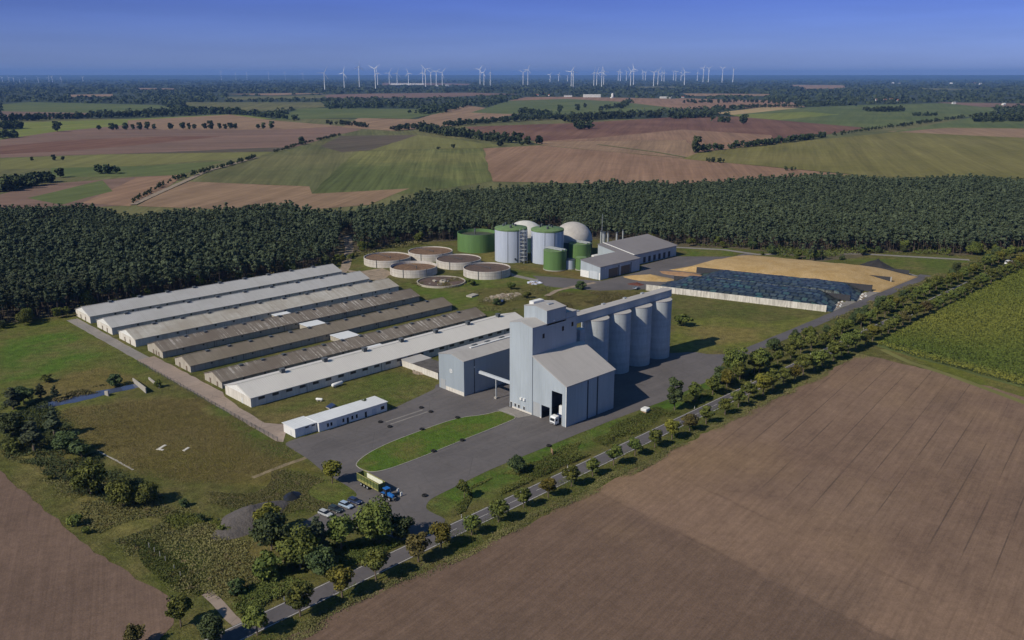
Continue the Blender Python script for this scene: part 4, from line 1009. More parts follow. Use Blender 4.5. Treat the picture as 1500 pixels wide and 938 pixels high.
# ------------------------------------------------------------------ silage clamps
A0 = Vector((428.4, 201.0)); AX = Vector((-0.2926, 0.956)); BX = Vector((0.956, 0.2926))
def cl(a, b): p = A0 + AX*a + BX*b; return (p.x, p.y)
def clamp_wall(b, a0, a1, h, mat, label, end=None):
    t = thing('clamp_wall', label, 'wall', (*cl(a0, b), 0), 0, 'retaining walls of the silage clamps')
    o = Vector(cl(a0, b))
    m = MB(); pts = [cl(a0, b-0.3), cl(a1, b-0.3), cl(a1, b+0.3), cl(a0, b+0.3)]
    m.prism([(p[0]-o.x, p[1]-o.y) for p in pts], 0, h); m.build('wall_panel', mat, t)
    # toe of the precast elements on one side
    n = int((a1-a0)/10); m = MB()
    for i in range(n):
        q = a0+0.5+i*10; pts = [cl(q, b-0.8), cl(q+0.35, b-0.8), cl(q+0.35, b-0.31), cl(q, b-0.31)]
        m.prism([(p[0]-o.x, p[1]-o.y) for p in pts], 0, 0.5)
    m.build('toe_blocks', mat, t)
    m = MB(); pts = [cl(a0-0.1, b-0.7), cl(a0+0.6, b-0.7), cl(a0+0.6, b+0.7), cl(a0-0.1, b+0.7)]
    m.prism([(p[0]-o.x, p[1]-o.y) for p in pts], 0, h+0.05); m.build('end_post', end or mat, t)
clamp_wall(0, 0, 99.8, 3.4, M['clamp_wall'], 'long white streaked retaining wall in front of the sheeted silage')
clamp_wall(29.8, -7.6, 93, 3.4, M['dark_wall'], 'dark retaining wall in the middle of the sheeted silage')
clamp_wall(59.0, -15.3, 88, 3.8, M['dark_wall'], 'dark retaining wall between the sheeted silage and the yellow heap')
clamp_wall(87.5, -22.8, 81, 3.6, M['dark_wall'], 'retaining wall with pale end post half buried in the yellow heap', M['concrete'])
clamp_wall(115.2, -30.0, 72, 3.2, M['dark_wall'], 'dark retaining wall at the back of the yellow heap')
def heightfield(name, corner, na, nb, hf, mat, seed=0):
    V = []; Q = []
    for i in range(na+1):
        for j in range(nb+1):
            s, t_ = i/na, j/nb; x_, y_ = corner(s, t_); V.append((x_, y_, hf(s, t_, x_, y_)))
    I = lambda i, j: i*(nb+1)+j
    for i in range(na):
        for j in range(nb): Q.append((I(i,j), I(i+1,j), I(i+1,j+1), I(i,j+1)))
    base = [I(0,j) for j in range(nb+1)]+[I(i,nb) for i in range(1,na+1)]+[I(na,j) for j in range(nb-1,-1,-1)]+[I(i,0) for i in range(na-1,0,-1)]
    n0 = len(V); V += [(V[k][0], V[k][1], 0.0) for k in base]; m = len(base)
    for k in range(m): Q.append((base[k], base[(k+1)%m], n0+(k+1)%m, n0+k))
    me = np_mesh(name, np.array(V), np.array(Q), [mat], smooth=False)
    bm_flip = me.polygons[0].normal.z < 0
    if bm_flip: me.flip_normals()
    return obj(name, me)
def sm(x, a, b):
    q = min(1, max(0, (x-a)/(b-a))); return q*q*(3-2*q)
def sheet_h(p0, p1):
    def f(s, t_, x_, y_):
        e = sm(s, 0.0, 0.13)*(1-sm(s, 0.84, 1.0)); side = p0+(p1-p0)*t_+0.5*math.sin(math.pi*t_)
        return max(0.25, 0.3+e*(side-0.3) + (0.15+0.1*e)*float(smooth_noise(x_, y_, 7, 0.45)))
    return f
for b0, b1, a0, a1, p0, p1, lab in ((0.35, 29.45, -3.0, 96, 3.0, 4.7, 'silage lane under dark sheets and weights, next to the white wall'), (30.15, 58.6, -11.0, 84, 4.7, 4.0, 'silage lane under dark blue-green sheets, next to the yellow heap')):
    o = heightfield('sheeted_silage', lambda s, t_, b0=b0, b1=b1, a0=a0, a1=a1: cl(a0+(a1-a0)*s, b0+(b1-b0)*t_), 60, 22, sheet_h(p0, p1), M['silage_sheet'])
    tag(o, lab, 'silage clamp', 'sheeted silage lanes')
def grain_h(s, t_, x_, y_):
    e = sm(s, 0.0, 0.28)**0.8*(1-sm(s, 0.86, 1.0)); side = 1-0.42*abs(2*t_-1)**2.5
    return max(0.05, e*(6.0*side) + 0.12*float(smooth_noise(x_, y_, 8, 0.3)))
o = heightfield('grain_heap', lambda s, t_: cl(-36+16*(1-t_)+(126-12*t_)*s, 59.4+(114.7-59.4)*t_), 46, 30, grain_h, M['grain'])
tag(o, 'huge golden yellow heap filling the back clamps', 'heap')
def cone_heap(name, x, y, rx, ry, h, mat, label, cat, rz=0.0, seed=0):
    n = 28; V = [(0,0,h)]; Q = []
    mb = MB()
    for k in range(1, 9):
        for i in range(n):
            a = 2*math.pi*i/n; f = k/8
            rr = 1+0.12*float(smooth_noise(np.array(3*math.cos(a)), np.array(3*math.sin(a)), seed, 0.9))
            z = h*(1-f)**0.9*(1 - 0.1*(1-f)) + 0.12*h*float(smooth_noise(np.array(f*5*math.cos(a)), np.array(f*5*math.sin(a)), seed+3, 0.8))*(1-f)*f*2
            V.append((f*rx*rr*math.cos(a), f*ry*rr*math.sin(a), max(z, 0.0) if k < 8 else -0.02))
    F = [(0, 1+i, 1+(i+1)%n) for i in range(n)]
    for k in range(7):
        for i in range(n): F.append((1+k*n+i, 1+(k+1)*n+i, 1+(k+1)*n+(i+1)%n, 1+k*n+(i+1)%n))
    mb.add(V, F); o = mb.build(name, mat, None, True); o.location = (x, y, 0); o.rotation_euler = (0, 0, rz)
    return tag(o, label, cat)
x_, y_ = g(950, 411); cone_heap('grain_heap', x_+4, y_+2, 15, 7, 3.0, M['grain'], 'smaller golden heap on the yard beside the white wall end', 'heap', 2.0, 1)
x_, y_ = g(1000, 402); cone_heap('grain_heap', x_, y_, 16, 6, 1.6, gravel('brown_grain', (0.36,0.22,0.12), (0.28,0.16,0.09)), 'flat brown spill of feed near the wheel loader', 'heap', 1.9, 2)
x_, y_ = g(933, 417); cone_heap('earth_heap', x_, y_, 5, 3, 1.5, M['red_earth'], 'small dark red heap beside the smaller golden heap', 'heap', 2.0, 3)
x_, y_ = g(1281, 396); cone_heap('compost_heap', x_+4, y_, 9, 13, 7.0, M['compost'], 'large black heap behind the yellow clamp', 'heap', -0.25, 4)
cone_heap('gravel_heap', 102.5, 209.0, 12.0, 7.5, 4.4, M['gravel'], 'big dark grey gravel heap among the scrub', 'heap', 0.2, 5)
o = cone_heap('sheeted_heap', 117.5, 212.6, 3.6, 2.6, 2.0, M['black_sheet'], 'small black sheeted heap beside the grey gravel heap', 'heap', 0.6, 6)
x_, y_ = g(737, 436)
def block_pile(name, x, y, rx, ry, n, smin, smax, mat, label, cat, seed):
    t = thing(name, label, cat, (x, y, 0)); r = random.Random(seed); m = MB()
    for i in range(n):
        a = r.uniform(0, 6.28); q = math.sqrt(r.random()); s = r.uniform(smin, smax)
        m.M = Matrix.Translation((rx*q*math.cos(a), ry*q*math.sin(a), s*0.25+r.uniform(0, 0.9)*(1-q))) @ Matrix.Rotation(r.uniform(0, 3), 4, 'Z') @ Matrix.Rotation(r.uniform(-.6, .6), 4, 'X')
        m.box(-s, s, -s*r.uniform(.4, .9), s*0.6, -s*0.3, s*0.35)
    m.build('rubble', mat, t)
    m2 = MB(); m2.lathe([(1.0,-0.02),(0.6,0.35),(0.05,0.8)], 18); o2 = m2.build('earth_base', M['dirt'], t); o2.scale = (rx, ry, 1)
    return t
block_pile('rubble_pile', x_, y_, 13, 6, 170, 0.25, 0.9, M['rubble'], 'pale pile of broken concrete rubble on the grass before the tanks', 'rubble', 2)
block_pile('rubble_pile', 218, 274.5, 6, 4.5, 70, 0.2, 0.6, M['rubble'], 'scattered stones beside the low pale shed', 'rubble', 3)
x_, y_ = g(783, 415); block_pile('sheeting_bundle', x_, y_, 4, 4, 60, 0.3, 0.9, simple('blue_white_sheet', (0.5, 0.52, 0.62), 0.5, 0.6, 0.8), 'crumpled heap of white and blue sheeting on the grass', 'sheeting', 4)
for ca, cb, rx_, ry_, lab in ((-3.6,20,2.2,9.0,'white folded sheeting at the near end of the front lane'),(-12.5,45,2.2,10.0,'white folded sheeting beside the dark wall end')):
    x_, y_ = cl(ca, cb); o = block_pile('sheeting_bundle', x_, y_, rx_*0.7, ry_, 34, 0.2, 0.55, M['trim_white'], lab, 'sheeting', int(cb)); o.rotation_euler = (0, 0, math.radians(-73))

# ------------------------------------------------------------------ vehicles and small objects
paint = lambda n, c, r=0.3: simple(n, c, r, 0.06, 1.0, spec=0.5)
M['car_silver'] = paint('car_silver', (0.42,0.43,0.45)); M['car_black'] = paint('car_black', (0.03,0.045,0.055))
M['car_blue'] = paint('car_blue', (0.03,0.045,0.11)); M['car_pale'] = paint('car_pale', (0.33,0.42,0.55)); M['car_white'] = paint('car_white', (0.75,0.75,0.76))
M['tractor_blue'] = paint('tractor_blue', (0.02,0.13,0.42)); M['trailer_green'] = simple('trailer_green', (0.10,0.125,0.045), 0.5, 0.2, 0.8)
M['trailer_yellow'] = simple('trailer_yellow', (0.34,0.31,0.11), 0.5, 0.2, 0.8); M['trailer_white'] = simple('trailer_white', (0.74,0.74,0.64), 0.5, 0.1, 1)
M['red_light'] = paint('red_light', (0.35,0.02,0.02)); M['lamp_glass'] = paint('lamp_glass', (0.7,0.7,0.68))
def wheel(parent, x, y, r, w):
    m = MB(); m.M = Matrix.Translation((x, y-w/2, r)) @ Matrix.Rotation(-math.pi/2, 4, 'X')
    m.lathe([(r*0.55,0),(r*0.93,0),(r,w*0.2),(r,w*0.8),(r*0.93,w),(r*0.55,w)], 20, (0,0), True, True); o = m.build('wheel', M['rubber'], parent, True)
    m = MB(); s = -1 if y < 0 else 1
    m.M = Matrix.Translation((x, y+s*(w/2+0.01), r)) @ Matrix.Rotation(-math.pi/2*s, 4, 'X'); m.lathe([(r*0.5,0),(r*0.2,0.05)], 14); m.build('rim', M['steel'], o)
def car(name, label, x, y, rz, mat, estate=True, H=1.5):
    t = thing(name, label, 'car', (x, y, 0), rz, 'cars parked in a row by the lawn edge')
    L = 4.5; w = 0.9
    side = [(-2.2,0.35),(2.2,0.35),(2.25,0.62),(2.15,0.80),(1.15,0.98),(-2.2,1.0),(-2.27,0.6)]
    m = MB(); m.yprism(side, -w, w); m.build('body', mat, t, False, 0.08)
    m = MB(); rear = -2.0 if estate else -1.5
    m.add([(1.1,-w+.06,.98),(rear-.15,-w+.06,.98),(rear-.15,w-.06,.98),(1.1,w-.06,.98),(0.35,-w+.22,H-.04),(rear+.2,-w+.22,H-.04),(rear+.2,w-.22,H-.04),(0.35,w-.22,H-.04)],
          [(0,1,5,4),(1,2,6,5),(2,3,7,6),(3,0,4,7),(4,5,6,7),(3,2,1,0)]); m.build('windows', M['glass'], t)
    m = MB(); m.add([(0.3,-w+.2,H-.035),(rear+.22,-w+.2,H-.035),(rear+.22,w-.2,H-.035),(0.3,w-.2,H-.035),(0.2,-w+.26,H+.02),(rear+.3,-w+.26,H+.02),(rear+.3,w-.26,H+.02),(0.2,w-.26,H+.02)],
          [(0,1,5,4),(1,2,6,5),(2,3,7,6),(3,0,4,7),(7,6,5,4)]); m.build('roof', mat, t)
    for sx in (1.38, -1.35):
        for sy in (-0.82, 0.82): wheel(t, sx, sy, 0.32, 0.2)
    for sy in (-0.62, 0.62):
        m = MB(); m.box(2.17, 2.26, sy-0.2, sy+0.2, 0.62, 0.76); m.build('headlight', M['lamp_glass'], t)
        m = MB(); m.box(-2.29, -2.22, sy-0.18, sy+0.18, 0.66, 0.86); m.build('tail_light', M['red_light'], t)
    return t
ra = math.radians(-80)
car('parked_car', 'silver car at the outer left end of the row of parked cars', 118.4, 196.2, ra, M['car_silver'])
car('parked_car', 'black car between the silver and pale blue parked cars', 121.9, 196.4, ra, M['car_black'])
car('parked_car', 'pale blue estate car, third in the row of parked cars', 125.4, 196.3, ra, M['car_pale'])
car('parked_car', 'dark blue car at the lorry end of the parked row', 128.7, 196.6, ra, M['car_blue'])
x_, y_ = 627.5, 174.2
van = thing('delivery_van', 'white van driving on the distant tree-lined road at right', 'van', (x_, y_, 0.04), math.pi)
m = MB(); m.yprism([(-2.7,0.4),(2.6,0.4),(2.7,0.9),(2.0,1.3),(1.3,2.3),(-2.6,2.4),(-2.75,1.2)], -0.98, 0.98); m.build('body', M['car_white'], van, False, 0.08)
m = MB(); m.add([(2.03,-.85,1.33),(2.03,.85,1.33),(1.38,.8,2.2),(1.38,-.8,2.2)], [(0,1,2,3)]); m.build('windscreen', M['glass'], van)
for sx in (1.8, -1.7):
    for sy in (-0.9, 0.9): wheel(van, sx, sy, 0.36, 0.22)

# tractor with tipping trailer, heading -Y
def tractor():
    t = thing('tractor_with_trailer', 'blue tractor coupled to a green and yellow high-sided tipping trailer on the entrance drive', 'tractor', (137.4, 192.6, 0.02), -math.pi/2)
    # tractor, local +x forward
    m = MB(); m.yprism([(0.5,0.9),(3.0,0.9),(3.1,1.4),(2.9,1.75),(0.5,1.95)], -0.45, 0.45); m.build('bonnet', M['tractor_blue'], t, False, 0.1)
    m = MB(); m.box(-1.1, 0.5, -0.8, 0.8, 1.0, 1.5); m.box(-1.3, 2.9, -0.3, 0.3, 0.6, 0.98); m.build('chassis', M['dark_steel'], t)
    m = MB(); m.add([(-1.1,-.8,1.5),(.55,-.75,1.5),(.55,.75,1.5),(-1.1,.8,1.5),(-1.0,-.72,2.85),(.35,-.68,2.85),(.35,.68,2.85),(-1.0,.72,2.85)], [(0,1,5,4),(1,2,6,5),(2,3,7,6),(3,0,4,7),(4,5,6,7)]); m.build('cab_windows', M['glass'], t)
    m = MB(); m.box(-1.2, 0.6, -0.9, 0.9, 2.87, 3.08); m.build('cab_roof', M['tractor_blue'], t, False, 0.08)
    for sy in (-1.05, 1.05):
        m = MB(); m.yprism([(-1.5,1.2),(-1.3,1.75),(-0.7,1.98),(-0.1,1.75),(0.05,1.6),(-0.1,1.55),(-0.7,1.85),(-1.2,1.6)], sy-0.3, sy+0.3); m.build('mudguard', M['tractor_blue'], t)
        wheel(t, -0.65, sy, 0.92, 0.6); wheel(t, 2.35, sy*0.9, 0.66, 0.5)
    m = MB(); m.tube((0.75,0.5,1.9),(0.75,0.5,3.0),0.06); m.build('exhaust_pipe', M['dark_steel'], t)
    m = MB(); m.box(3.1, 3.7, -0.5, 0.5, 0.5, 1.1); m.build('front_weight', M['dark_steel'], t)
    # trailer
    x0, x1, w, z0, z1 = -13.6, -2.6, 1.27, 1.35, 3.7
    m = MB(); m.box(x0, x1, -w, -w+0.08, z0, z1); m.box(x0, x1, w-0.08, w, z0, z1); m.box(x0, x0+0.08, -w+.09, w-.09, z0, z1); m.box(x1-0.08, x1, -w+.09, w-.09, z0, z1)
    m.box(x0+.09, x1-.09, -w+.09, w-.09, z0, z0+0.1); tb = m.build('trailer_body', M['trailer_green'], t)
    m = MB(); m.box(x0+1.9, x1-1.2, w-0.11, w-0.082, z0+0.75, z1-0.12); m.build('inner_lining', M['trailer_white'], tb)
    m = MB(); m.box(x0-.03, x1+.03, -w-.05, -w+.1, z1+.005, z1+.12); m.box(x0-.03, x1+.03, w-.1, w+.05, z1+.005, z1+.12); m.build('top_rail', M['trailer_yellow'], tb)
    m = MB(); m.box(x0+0.3, x1-0.3, -w-0.03, -w-0.004, z0+0.1, z0+0.5); m.box(x0+1.0, x1-3, -w-0.03, -w-0.004, z0+0.62, z0+0.85)
    m.box(x0+0.3, x1-0.3, w+0.004, w+0.03, z0+0.1, z0+0.5); m.build('side_stripe', M['trailer_yellow'], tb)
    m = MB()
    for i in range(7): xx = x0+0.6+i*1.6; m.box(xx, xx+0.12, -w-0.1, -w-0.034, z0, z1); m.box(xx, xx+0.12, w+0.034, w+0.1, z0, z1)
    m.build('side_stakes', M['trailer_green'], tb)
    m = MB(); m.box(x0+0.4, x1-0.4, -0.5, 0.5, 0.95, 1.34); m.tube((x1-0.4,0,1.1),(-1.4,0,0.8),0.14); m.build('trailer_chassis', M['dark_steel'], t)
    for xx in (x0+2.0, x0+3.6, x0+5.2):
        for sy in (-1.0, 1.0): wheel(t, xx, sy, 0.62, 0.5)
    return t
tractor()
# white lorry backing out of the intake hall, cab towards -X
t = thing('lorry', 'white lorry with its cab poking out of the tall hall doorway', 'lorry', (214.6, 196.1, 0.02), math.pi)
m = MB(); m.yprism([(0.1,0.6),(2.3,0.6),(2.4,1.2),(2.2,2.9),(1.9,3.35),(0.1,3.5)], -1.2, 1.2); m.build('cab', M['car_white'], t, False, 0.1)
m = MB(); m.add([(2.37,-1.05,1.75),(2.37,1.05,1.75),(2.23,1.0,2.75),(2.23,-1.0,2.75)], [(0,1,2,3)]); m.build('windscreen', M['glass'], t)
for sy in (-1.215, 1.205):
    m = MB(); m.box(0.9, 1.9, sy, sy+0.01, 1.7, 2.6); m.build('side_window', M['glass'], t)
m = MB(); m.box(2.41, 2.46, -0.9, 0.9, 0.9, 1.2); m.build('grille', M['trim_dark'], t)
m = MB(); m.box(-11, 0.0, -0.5, 0.5, 0.8, 1.1); m.build('chassis', M['dark_steel'], t)
m = MB(); m.box(-11.2, -1.6, -1.23, 1.23, 1.2, 3.3); m.build('tipper_body', M['car_blue'], t)
for xx in (1.3, -2.2, -8, -9.3):
    for sy in (-1.0, 1.0): wheel(t, xx, sy, 0.5, 0.32)
t = thing('sampling_probe', 'white box on a slim arm inside the tall hall doorway', 'probe', (215.0, 193.2, 0))
m = MB(); m.tube((0,0.9,0.0),(0.0,0.9,4.2),0.12); m.build('arm', M['steel'], t)
m = MB(); m.box(-0.6, 0.3, 0.3, 1.7, 4.2, 7.4); m.build('box', M['trim_white'], t)

# wheel loader on the silage yard
x_, y_ = g(1019, 397)
t = thing('wheel_loader', 'small white-roofed wheel loader beside the yellow heap on the yard', 'loader', (x_, y_, 0), 1.9)
m = MB(); m.box(-2.6, 0.2, -1.0, 1.0, 0.9, 2.0); m.build('body', paint('loader_green', (0.12,0.13,0.05)), t, False, 0.1)
m = MB(); m.box(-0.9, 0.7, -0.75, 0.75, 2.0, 3.2); m.build('cab', M['glass'], t)
m = MB(); m.box(-1.1, 0.9, -0.9, 0.9, 3.2, 3.4); m.build('cab_roof', M['trim_white'], t)
m = MB(); m.tube((0.4,-.5,1.4),(2.6,-.5,0.8),0.14); m.tube((0.4,.5,1.4),(2.6,.5,0.8),0.14); m.build('lift_arm', M['dark_steel'], t)
m = MB(); m.yprism([(2.5,0.2),(3.7,0.2),(3.6,0.35),(2.7,0.4),(2.75,1.4),(2.55,1.4)], -1.3, 1.3); m.build('bucket', M['steel'], t)
for xx in (-1.8, 1.0):
    for sy in (-0.95, 0.95): wheel(t, xx, sy, 0.75, 0.5)
def farm_cart(px, py, label, mat, rz=0.3):
    x_, y_ = g(px, py); t = thing('farm_trailer', label, 'trailer', (x_, y_, 0), rz)
    m = MB(); m.box(-2.2, 2.2, -1.1, 1.1, 0.8, 0.95); m.box(-2.2,2.2,-1.1,-1.02,0.96,1.5); m.box(-2.2,2.2,1.02,1.1,0.96,1.5); m.build('bed', mat, t)
    m = MB(); m.tube((2.2,0,0.8),(3.6,0,0.5),0.08); m.build('drawbar', M['dark_steel'], t)
    for xx in (-1.2, 0.9):
        for sy in (-0.95, 0.95): wheel(t, xx, sy, 0.45, 0.25)
farm_cart(735, 443, 'dark blue farm trailer in the bushes behind the bright-roofed barn', M['car_blue'], 0.6)
farm_cart(858, 404, 'dark flat trailer parked by the white gable of the garage building', M['dark_steel'], 1.8)
x_, y_ = g(930, 423); farm_cart(932, 424, 'light grey farm trailer at the yard corner by the white wall', M['steel'], 0.2)
# gas tank and things on the lawn by the barn
def lying_tank(x, y, L, r, rz, label):
    t = thing('gas_tank', label, 'tank', (x, y, 0), rz)
    m = MB(); m.M = Matrix.Translation((-L/2, 0, r+0.3)) @ Matrix.Rotation(math.pi/2, 4, 'Y')
    m.lathe([(r*0.4,-0.35*r),(r*0.8,-0.2*r),(r,0.1),(r,L-0.1),(r*0.8,L+0.2*r),(r*0.4,L+0.35*r)], 20); m.build('vessel', M['trim_white'], t, True)
    for xx in (-L*0.3, L*0.3):
        m = MB(); m.box(xx-0.15, xx+0.15, -r*0.8, r*0.8, 0, 0.45); m.build('foot', M['concrete'], t)
lying_tank(180.6, 284.0, 4.8, 0.75, 0.1, 'larger white lying gas tank close to the bright-roofed barn')
lying_tank(166.4, 274.8, 2.4, 0.5, -1.0, 'small white lying tank on the lawn behind the office')
t = thing('cellar_hatch', 'dark slanted hatch cover on the lawn behind the office', 'hatch', (165.6, 266.0, 0))
m = MB(); m.yprism([(-1.2,0),(1.4,0),(1.4,1.2),(-1.2,0.4)], -1.3, 1.3); m.build('frame', M['concrete'], t)
m = MB(); m.add([(-1.25,-1.35,0.46),(1.42,-1.35,1.28),(1.42,1.35,1.28),(-1.25,1.35,0.46)], [(0,1,2,3)]); m.build('cover', M['car_blue'], t)
TY = [((557,619),'black tyre at the office end of the weighbridge strips, nearer the office'),((571,626),'black tyre at the near end of the weighbridge strips'),((617,598),'black tyre at the far end of the weighbridge strips, nearer the hall'),((631,604),'black tyre at the far end of the weighbridge strips, nearer the lawn island'),
      ((670,613),'black tyre on the far edge of the lawn island by the hall'),((618,630),'black tyre on the far edge of the lawn island, middle'),((677,646),'black tyre on the near edge of the lawn island, towards the hall'),((635,662),'black tyre on the near edge of the lawn island, middle'),((622,727),'black tyre at the kerb by the entrance'),((804,654),'black tyre at the kerb beside the wooden board')]
for (px, py), lab in TY:
    x_, y_ = g(px, py); m = MB()
    m.lathe([(0.35,0.02),(0.75,0.02),(0.85,0.12),(0.85,0.42),(0.75,0.52),(0.35,0.52),(0.3,0.3)], 20, (0,0), False, False)
    o = m.build('tyre', M['rubber'], None, True); o.location = (x_, y_, 0.0 if 'edge' not in lab else 0.1); tag(o, lab, 'tyre', 'tyres marking the yard edges')
for i, (px, py) in enumerate(((583,722),(588,727))):
    x_, y_ = g(px, py); t = thing('barrier_post', 'white plastic barrier post in front of the tractor, %s one' % ['back','front'][i], 'barrier', (x_, y_, 0), 0, 'white barrier posts on the drive')
    m = MB(); m.box(-0.3, 0.3, -0.15, 0.15, 0.1, 1.3); m.build('post', M['trim_white'], t); m = MB(); m.box(-0.4,0.4,-0.3,0.3,0,0.1); m.build('foot', M['rubber'], t)
# signs and boards
x_, y_ = g(644, 782); t = thing('direction_sign', 'blue-grey sign panel on a post on the lawn by the entrance', 'sign', (x_, y_, 0), math.radians(-60))
m = MB(); m.tube((0,0,0),(0,0,2.4),0.06); m.build('post', M['steel'], t)
m = MB(); m.box(-0.7, 0.7, -0.04, 0.04, 1.9, 2.9); m.build('panel', paint('sign_blue', (0.12,0.18,0.32)), t)
x_, y_ = g(808, 667); t = thing('notice_board', 'brown wooden board standing on the grass strip by the drive', 'board', (x_, y_, 0), math.radians(60))
for sx in (-1.0, 1.0):
    m = MB(); m.box(sx-0.08, sx+0.08, -0.08, 0.08, 0, 2.2); m.build('post', M['bark'], t)
m = MB(); m.box(-1.2, 1.2, -0.12, -0.085, 0.6, 2.3); m.build('panel', simple('board_wood', (0.30,0.20,0.11), 0.8), t)
x_, y_ = g(945, 607); t = thing('switch_cabin', 'small white-topped brick cabin on the grass strip below the hall', 'cabin', (x_, y_, 0), 0.1)
m = MB(); m.box(-1.3, 1.3, -1.1, 1.1, 0, 1.5); m.build('wall', simple('cabin_wall', (0.36,0.25,0.15), 0.9), t); m = MB(); m.box(-1.4,1.4,-1.2,1.2,1.52,2.5); m.build('roof', M['trim_white'], t, False, 0.1)
DP = [(645,779),(673,757),(837,688),(1034,604),(1190,520),(410,875),(1100,560),(1290,488)]
for i, (px, py) in enumerate(sorted(DP)):
    x_, y_ = g(px, py); y_ = rc(x_)+3.6 
    t = thing('delineator_post', 'white roadside marker post, %s from the near end of the road' % ORD[i], 'marker post', (x_, y_, 0), 0, 'white marker posts along the road')
    m = MB(); m.prism([(-.09,-.07),(.09,-.07),(.06,.07),(-.06,.07)], 0, 1.0); m.build('post', M['trim_white'], t); m = MB(); m.box(-.1,.1,-.08,.08,0.72,0.9); m.build('band', M['trim_dark'], t)
for i, (px, py) in enumerate([(219,805),(227,812),(235,818),(243,825),(256,838),(265,848)]):
    x_, y_ = g(px, py); m = MB(); m.box(-0.08, 0.08, -0.08, 0.08, 0, 1.9); m.box(-0.09,0.09,-0.09,0.09,1.9,1.95); o = m.build('fence_post', M['concrete'], None); o.location = (x_, y_, 0)
    tag(o, 'pale concrete fence post in the scrub beside the left field, %s from the back' % ORD[i], 'post', 'concrete fence posts in the scrub')
# walls and slabs of the ruin by the ditch
for (a, b, h, lab) in (((124.4,346.5),(122.7,329.5),2.4,'leaning pale concrete wall slab right beside the ditch'),((130.2,345.1),(128.8,331.5),1.4,'lower concrete wall slab beside the farm road'),((110.6,339.2),(111.0,336.6),2.3,'short concrete pillar standing at the ditch')):
    d = Vector((b[0]-a[0], b[1]-a[1])); n_ = Vector((-d.y, d.x)).normalized()*0.2
    m = MB(); m.add([(-n_.x,-n_.y,0),(d.x-n_.x,d.y-n_.y,0),(d.x+n_.x,d.y+n_.y,0),(n_.x,n_.y,0),(-n_.x,-n_.y,h*0.7),(d.x-n_.x,d.y-n_.y,h),(d.x+n_.x,d.y+n_.y,h),(n_.x,n_.y,h*0.7)], [(0,3,2,1),(4,5,6,7),(0,1,5,4),(1,2,6,5),(2,3,7,6),(3,0,4,7)])
    o = m.build('ruin_wall', M['concrete'], None); o.location = (a[0], a[1], 0); tag(o, lab, 'wall')
for i, (x_, y_, w, d, lab) in enumerate(((105.5,274.8,3.2,1.0,'pale concrete slab lying in the dry meadow, left one'),(104.0,273.2,0.9,2.6,'pale concrete slab lying in the dry meadow, lower one'),(110.3,267.4,3.0,0.9,'pale concrete slab lying in the dry meadow, right one'))):
    m = MB(); m.box(-w/2, w/2, -d/2, d/2, -0.05, 0.18); o = m.build('concrete_slab', M['white_wall'], None); o.location = (x_, y_, 0); o.rotation_euler = (0.0, 0.02, 0.5); tag(o, lab, 'slab', 'concrete slabs in the dry meadow')
x_, y_ = g(625, 440); m = MB(); 
m.box(-3.2, 3.2, -2, 2, -0.05, 0.8); o = m.build('concrete_pit', M['concrete'], None); x_, y_ = g(692, 434); o.location = (x_, y_, 0); o.rotation_euler = (0,0,0.2); tag(o, 'low square concrete pit cover on the grass behind the barns', 'pit cover')
# fence between farm road and dry field
t = thing('wire_fence', 'dark wire mesh fence along the farm road edge', 'fence', (135.4, 252, 0))
for i in range(40):
    m = MB(); m.box(-0.05, 0.05, i*3.0-0.05, i*3.0+0.05, 0, 1.7); m.build('post', M['dark_steel'], t)
m = MB()
for z_ in np.arange(0.2, 1.7, 0.3): m.box(0.06, 0.09, 0.0, 117, z_, z_+0.03)
m.build('wire', M['dark_steel'], t)

